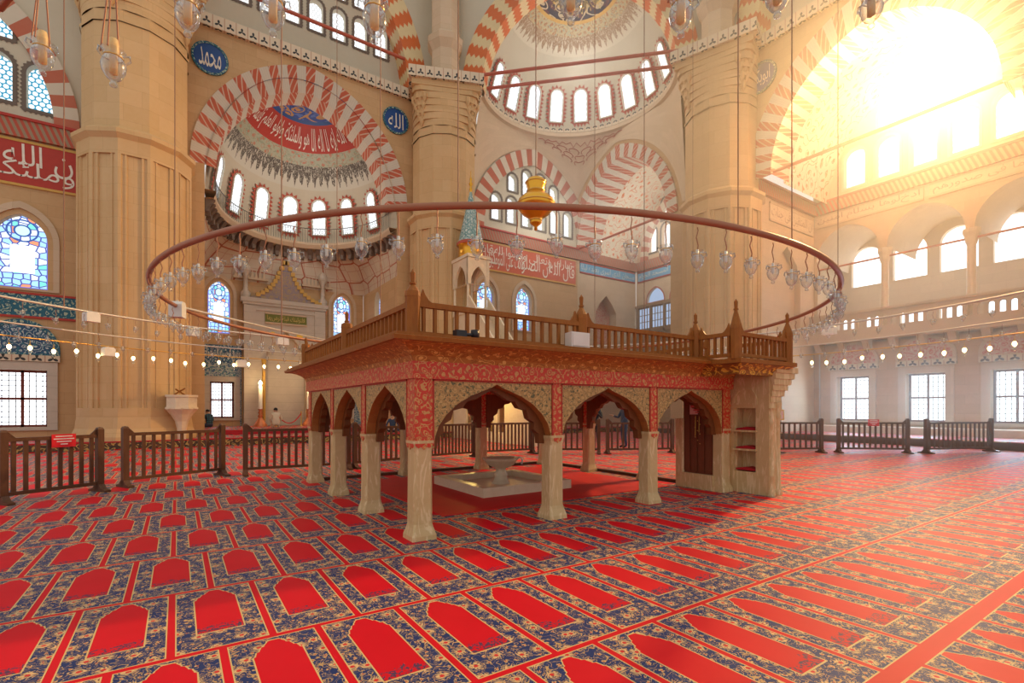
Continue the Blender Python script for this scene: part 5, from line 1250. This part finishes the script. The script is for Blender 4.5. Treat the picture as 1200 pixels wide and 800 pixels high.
# big lamps on the ring nearest the camera
cp = lamp_proto('chain'); used = False
m = MB(); a0 = [hit(p, 7.2, False)[0] for p in (0, 1100)]; a0 = [atan2(v.y, v.x) for v in a0]
m.tube([(7.2 * cos(a0[0] + (a0[1] - a0[0]) * k / 40), 7.2 * sin(a0[0] + (a0[1] - a0[0]) * k / 40), 4.62) for k in range(41)], .03, 6)
tag(m.build('lamp_ring', 'iron_red', loc=(-4, -6, 4.62)), 'near stretch of a lamp ring above the camera carrying the big lamps', 'lamp ring', kind='thing')
for i, (px, py) in enumerate(((50, 70), (133, 82), (220, 22), (320, 20), (439, 28), (669, 6), (798, 22), (911, 0), (1021, 14))):
    v, d = hit(px, 7.2, False); zc = 1.5 + (478 - py) / 584 * d; S = .92
    o = place(cp, used, (v.x, v.y, zc + .32 * S), radians(56) + random.uniform(-.5, .5), 'big clear glass lamp hanging close at the top edge, %s from the left' % ords[i], 'big hanging lamps at the top', S); used = True
    w = zc + .32 * S + .55 * S
    if w < 4.60: 
        m = MB(); m.tube([(v.x, v.y, w - .01), (v.x, v.y, 4.62)], .008, 4)
        tag(m.build('lamp_wire', 'cable', loc=(v.x, v.y, 4.62)), 'wire carrying the big glass lamp at the top edge, %s from the left' % ords[i], 'wire', 'wires of the big top lamps')
# suspension cables
for i, (px, r, far) in enumerate(((395, 12.0, 1), (537, 5.72, 0), (697, 9.0, 1), (755, 5.72, 1), (865, 5.72, 0), (928, 5.72, 0), (330, 5.72, 1), (982, 12.0, 1), (75, 12.0, 1), (205, 12.0, 1), (446, 5.72, 1), (812, 12., 1))):
    v, d = hit(px, r, bool(far)); z = 3.25 if r < 6 else 4.15
    m = MB(); m.tube([(v.x, v.y, z), (v.x, v.y, 26)], .014 if d > 8 else .006, 4)
    tag(m.build('suspension_cable', 'cable', loc=(v.x, v.y, z)), 'thin dark cable hanging from the dome above, at about %d percent of the picture width' % round(px / 12), 'cable', 'cables of the lamp rings')
# spoke cable from the inner ring to the outer ring, with loudspeakers
v0, _ = hit(214, 5.71, True); v1, _ = hit(392, 12.0, True)
m = MB(); m.tube([(v0.x, v0.y, 3.27), ((v0.x + v1.x) / 2, (v0.y + v1.y) / 2, 3.68), (v1.x, v1.y, 4.15)], .022, 6); tag(m.build('spoke_rod', 'rod_white', loc=(v0.x, v0.y, 3.27)), 'pale rod running from the left end of the inner ring to the outer ring', 'rod')
for i, (px, r, z, s, mat, lab) in enumerate(((107, 12.0, 4.02, .34, 'plastic_white', 'white loudspeaker box on the left outer ring in front of the left pier'), (226, 12.0, 4.0, .32, 'plastic_white', 'white loudspeaker box on the outer ring at the right edge of the left pier'), (208, 5.72, 3.2, .2, 'plastic_white', 'white loudspeaker at the left end of the inner ring'),
        (127, 13.4, 3.25, .3, 'wax', 'cream junction box among the lit bulbs on the left'), (283, 13.4, 3.2, .34, 'wax', 'cream junction box among the lit bulbs before the mihrab tiles'), (331, 12.0, 4.0, .4, 'plastic_white', 'white loudspeaker box on the outer ring in front of the mihrab'), (972, 12.0, 4.0, .36, 'wax', 'cream loudspeaker box on the right outer ring'))):
    v, d = hit(px, r, True); t = thing('loudspeaker', lab, 'speaker', (v.x, v.y, z)); a = atan2(v.y, v.x) + pi / 2; e = (cos(a), sin(a)); f = F(v, e, (-e[1], e[0]), z)
    m = MB(); m.prism(f, [(-s / 2, -.14), (s / 2, -.14), (s / 2, .08), (s * .3, .13), (-s * .3, .13), (-s / 2, .08)], d=.2, c0=-.1); m.build('cabinet', mat, t); m = MB(); m.fbox(f, -s * .42, s * .42, -.11, .05, -.11, -.1); m.build('grille', mat, t)
    m = MB(); m.tube([f(0, .1, 0), f(0, .16, 0)], .015, 4); m.build('bracket', 'rod_white', t)
# gold vase
v = CAM + ray(628) * 10.4
t = thing('hanging_vase', 'large gilded vase hanging on a cable over the platform', 'hanging ornament', (v.x, v.y, 5.1)); c = (v.x, v.y, 0)
m = MB(); m.lathe([(.0, 5.20), (.04, 5.22), (.03, 5.28), (.09, 5.33), (.13, 5.37), (.10, 5.42), (.16, 5.47), (.28, 5.55), (.385, 5.68), (.40, 5.75), (.36, 5.84), (.26, 5.93), (.19, 5.98), (.17, 6.04), (.20, 6.14), (.21, 6.22), (.15, 6.28), (.0, 6.30)], 24, c); m.build('vase_body', 'gold', t)
m = MB()
for z, r in ((5.75, .405), (5.42, .125), (6.02, .185), (6.2, .215)): m.lathe([(r - .01, z - .02), (r + .012, z), (r - .01, z + .02)], 24, c)
m.build('moulded_rings', 'brass', t)
m = MB(); m.tube([(v.x, v.y, 6.28), (v.x, v.y, 26)], .012, 4); m.build('cable', 'cable', t)

# ================================================================== people
def person(label, loc, rz, pose, mats, hair=True):
    t = thing('person', label, 'person', loc)
    J = []; E = []                                        # joints (x,y,z,r), edges (a,b,material)
    def j(x, y, z, r): J.append((x, y, z, r)); return len(J) - 1
    def e(a, b, m): E.append((a, b, m))
    top, leg = 1, 2
    if pose in ('stand', 'photo'):
        hp, ch, kn, an = .93, 1.36, .50, .09
        pel = j(0, 0, .96, .145); sp = j(0, .0, 1.14, .135); chest = j(0, 0, 1.35, .15); neck = j(0, .01, 1.49, .058); h1 = j(0, .03, 1.585, .085); h2 = j(0, .025, 1.67, .088)
        for s in (-1, 1):
            hip = j(s * .1, 0, .86, .10); k = j(s * .115, .02, .49, .065); a = j(s * .12, -.02, .09, .045); f_ = j(s * .14, .13, .04, .042)
            e(pel, hip, leg); e(hip, k, leg); e(k, a, leg); e(a, f_, 3)
        el = {-1: (-.29, .10, 1.14), 1: (.29, .10, 1.14)}; wr = {-1: (-.10, .33, 1.40), 1: (.10, .33, 1.42)} if pose == 'photo' else {-1: (-.26, .22, .98), 1: (.20, .36, 1.22)}
    elif pose == 'kneel':
        pel = j(0, -.05, .26, .155); sp = j(0, 0, .44, .14); chest = j(0, .06, .64, .15); neck = j(0, .11, .77, .058); h1 = j(0, .15, .85, .085); h2 = j(0, .16, .93, .086)
        for s in (-1, 1):
            hip = j(s * .11, 0, .22, .105); k = j(s * .17, .40, .09, .07); a = j(s * .13, -.10, .06, .045); f_ = j(s * .11, -.24, .045, .038)
            e(pel, hip, leg); e(hip, k, leg); e(k, a, leg); e(a, f_, 3)
        el = {-1: (-.28, .08, .42), 1: (.28, .08, .42)}; wr = {-1: (-.17, .30, .26), 1: (.17, .30, .26)}
    else:
        pel = j(0, 0, .14, .16); sp = j(0, .02, .34, .14); chest = j(0, .06, .55, .155); neck = j(0, .10, .69, .06); h1 = j(0, .14, .77, .086); h2 = j(0, .145, .85, .088)
        for s in (-1, 1):
            hip = j(s * .12, .03, .12, .11); k = j(s * .36, .26, .13, .07); a = j(s * -.05, .36, .07, .045); f_ = j(s * -.17, .36, .05, .04)
            e(pel, hip, leg); e(hip, k, leg); e(k, a, leg); e(a, f_, 3)
        el = {-1: (-.30, .12, .34), 1: (.30, .12, .34)}; wr = {-1: (-.18, .34, .22), 1: (.18, .34, .22)}
    e(pel, sp, top); e(sp, chest, top); e(chest, neck, top); e(neck, h1, 0); e(h1, h2, 0)
    cz = J[chest][2]; cy = J[chest][1]
    for s in (-1, 1):
        sh = j(s * .185, cy, cz + .06, .07); a = j(*el[s], .048); w = j(*wr[s], .032)
        e(chest, sh, top); e(sh, a, top); e(a, w, top)
        d = Vector(wr[s]) - Vector(el[s]); d.normalize(); side = Vector((-s, 0, 0)); 
        pw = Vector(wr[s]) + d * .07; p = j(*pw, .034); e(w, p, 0)
        for q in range(4):
            b = pw + d * .03 + side.cross(d) * 0 + Vector((0, 0, 1)).cross(d).normalized() * (.021 * (q - 1.5))
            L = (.062, .075, .07, .055)[q]; b1 = b + d * L * .55; b2 = b + d * L - Vector((0, 0, .018))
            i0 = j(*b, .009); i1 = j(*b1, .0085); i2 = j(*b2, .007); e(p, i0, 0); e(i0, i1, 0); e(i1, i2, 0)
        tb = Vector(wr[s]) + d * .035 + Vector((-s, 0, .2)).normalized() * .035; i0 = j(*tb, .011); i1 = j(*(tb + d * .045), .009); e(w, i0, 0); e(i0, i1, 0)
    me = bpy.data.meshes.new('body'); me.from_pydata([q[:3] for q in J], [(a, b) for a, b, _ in E], []); ob = bpy.data.objects.new('skin_tmp', me); COL.objects.link(ob)
    md = ob.modifiers.new('s', 'SKIN'); sb = ob.modifiers.new('u', 'SUBSURF'); sb.levels = 1; sb.render_levels = 1; md.use_smooth_shade = True
    if not me.skin_vertices: pass
    for v, q in zip(me.skin_vertices[0].data, J): v.radius = (q[3], q[3] * .82 if q[3] > .13 else q[3])
    me.skin_vertices[0].data[0].use_root = True
    bpy.context.view_layer.update(); new = bpy.data.meshes.new_from_object(ob.evaluated_get(bpy.context.evaluated_depsgraph_get())); bpy.data.objects.remove(ob)
    new.materials.clear()
    for mm in mats: new.materials.append(MAT[mm])
    segs = [(Vector(J[a][:3]), Vector(J[b][:3]), J[a][3], mt) for a, b, mt in E]
    for pl in new.polygons:
        best = None
        for A, B, r, mt in segs:
            ab = B - A; q = max(0, min(1, (pl.center - A).dot(ab) / ab.length_squared)); d = (pl.center - (A + ab * q)).length
            if best is None or d < best[0]: best = (d, mt)
        pl.material_index = best[1]; pl.use_smooth = True
    body = bpy.data.objects.new('body', new); COL.objects.link(body); body.parent = t
    hx, hy, hz, hr = J[h2]; m = MB()
    if hair:
        rows = []
        for i in range(6):
            th = radians(8 + 19 * i); rows.append([(hx + .098 * sin(th) * cos(2 * pi * k / 14), hy - .018 + .104 * sin(th) * sin(2 * pi * k / 14) * (1 if sin(2 * pi * k / 14) < 0 or i < 4 else .55), hz - .01 + .105 * cos(th)) for k in range(14)])
        m.grid(rows, None, close=True); m.face(rows[0]); mkraw(m, 'hair', 'hair', t)
    m = MB()                                              # face: eyes, nose, mouth, ears
    m.lathe([(0, .012), (.016, 0), (.012, -.03), (0, -.034)], 6, (hx, hy + .088, hz - .055))
    for s in (-1, 1): m.lathe([(0, .03), (.014, .015), (.016, -.01), (0, -.03)], 6, (hx + s * .088, hy, hz - .055))
    mkraw(m, 'nose_and_ears', mats[0], t); m = MB()
    for s in (-1, 1): m.box(hx + s * .033 - .013, hx + s * .033 + .013, hy + .076, hy + .086, hz - .038, hz - .028)
    m.box(hx - .022, hx + .022, hy + .072, hy + .084, hz - .108, hz - .100); mkraw(m, 'eyes_and_mouth', 'hair', t)
    t.rotation_euler = (0, 0, rz); return t
person('man in a dark green plaid shirt sitting on the floor left of the mihrab', (-4.0, 22.0, .5), radians(35), 'sit', ['skin', 'shirt_plaid', 'jeans', 'jeans'])
person('man in a cream shirt kneeling with his back turned before the mihrab', (-1.25, 19.1, .5), radians(0), 'kneel', ['skin', 'shirt_white', 'shirt_white', 'skin'])
person('person in dark blue sitting by the middle pier, seen through the left platform arch', (3.55, 15.55, .3), radians(150), 'sit', ['skin', 'cloth_navy', 'cloth_navy', 'cloth_black'])
pA = R(12.65, 13.4); person('standing man in black with a pale blue sleeve holding a phone up, behind the barrier', (*pA, 0), radians(120), 'photo', ['skin', 'cloth_black', 'cloth_black', 'cloth_black'])
pB = R(13.9, 13.15); person('second standing man in dark clothes reaching forward behind the twin posts', (*pB, 0), radians(70), 'stand', ['skin', 'cloth_navy', 'cloth_navy', 'cloth_black'])

# ================================================================== camera, light
cam = bpy.data.cameras.new('camera'); co = bpy.data.objects.new('camera', cam); COL.objects.link(co); SC.camera = co
co.location = (-5.4, -8.45, 1.5); co.rotation_euler = (pi / 2, 0, -radians(33.9)); cam.lens = 36 * 584 / 1200; cam.sensor_width = 36; cam.shift_y = 78 / 1200; cam.clip_end = 300; cam.clip_start = .05
def light(kind, name, loc, energy, col, **kw):
    l = bpy.data.lights.new(name, kind); l.energy = energy; l.color = col; o = bpy.data.objects.new(name, l); COL.objects.link(o); o.location = loc
    for k, v in kw.items(): setattr(l, k, v)
    return o
def aim(o, p): o.rotation_euler = (Vector(p) - o.location).to_track_quat('-Z', 'Y').to_euler()
W = bpy.data.worlds.new('sky'); SC.world = W; W.use_nodes = True
bg = W.node_tree.nodes['Background']; bg.inputs[0].default_value = (1., .965, .91, 1); bg.inputs[1].default_value = .74
o = light('SPOT', 'low_sun_in_window', (22.4, -.85, 15.6), 38000, (1., .60, .24), shadow_soft_size=.5, spot_size=radians(104), spot_blend=1., specular_factor=.1); aim(o, (4, -3, 12))
for n, p, e in (('apse_fill_light', (0, 19.2, 13.2), 150), ('corner_dome_fill_light', (13.0, 12.4, 20.4), 330), ('corner_bay_fill_light', (20.3, 13.4, 13.2), 350), ('corner_wall_fill_light', (13.5, 14.6, 13.2), 260),  # added fill points that brighten the recesses and gallery, no lamps hang there
                ('gallery_fill_light', (25.3, -3.3, 8), 50), ('gallery_fill_light', (25.3, 0, 8), 50), ('gallery_fill_light', (25.3, 3.3, 8), 50), ('side_bay_fill_light', (20.5, 0, 14), 140)): light('POINT', n, p, e, (1., .95, .86), shadow_soft_size=1.)
for k in range(4):
    o = light('AREA', 'side_window_daylight', (22.6, 2.9 - 2.95 * k, 2.0), 120, (.58, .80, 1.), shape='RECTANGLE', size=1.4, size_y=2.2); aim(o, (0, 1 - 2.5 * k, .0))
for x in (-1.63, .85): light('POINT', 'candle_glow', (x, 21.6, 2.9), 45, (1., .68, .3), shadow_soft_size=.1)
light('POINT', 'pulpit_lamp', (4.9, 9.6, 2.2), 130, (1., .68, .18), shadow_soft_size=.2)
# haze lit by the low sun in the side bay
hz = MB(); hz.box(7, 28, -12, 18, .35, 25); g = G('haze_air'); vs = g.N('ShaderNodeVolumeScatter'); vs.inputs['Color'].default_value = (1, .95, .88, 1); vs.inputs['Density'].default_value = .016; vs.inputs['Anisotropy'].default_value = .6
g.t.links.new(vs.outputs[0], g.o.inputs['Volume']); MAT['haze_air'] = g.m
o = hz.build('haze', 'haze_air', loc=(17, 3, .35)); tag(o, 'warm sunlit haze filling the right side of the hall', 'haze', kind='stuff')
SC.view_settings.view_transform = 'Standard'; SC.view_settings.look = 'None'; SC.view_settings.gamma = 1; SC.view_settings.use_curve_mapping = False; SC.view_settings.exposure = 0.0
SC.cycles.use_denoising = True; SC.cycles.max_bounces = 8; SC.cycles.diffuse_bounces = 4; SC.cycles.transparent_max_bounces = 24; SC.cycles.volume_bounces = 0; SC.cycles.sample_clamp_indirect = 8
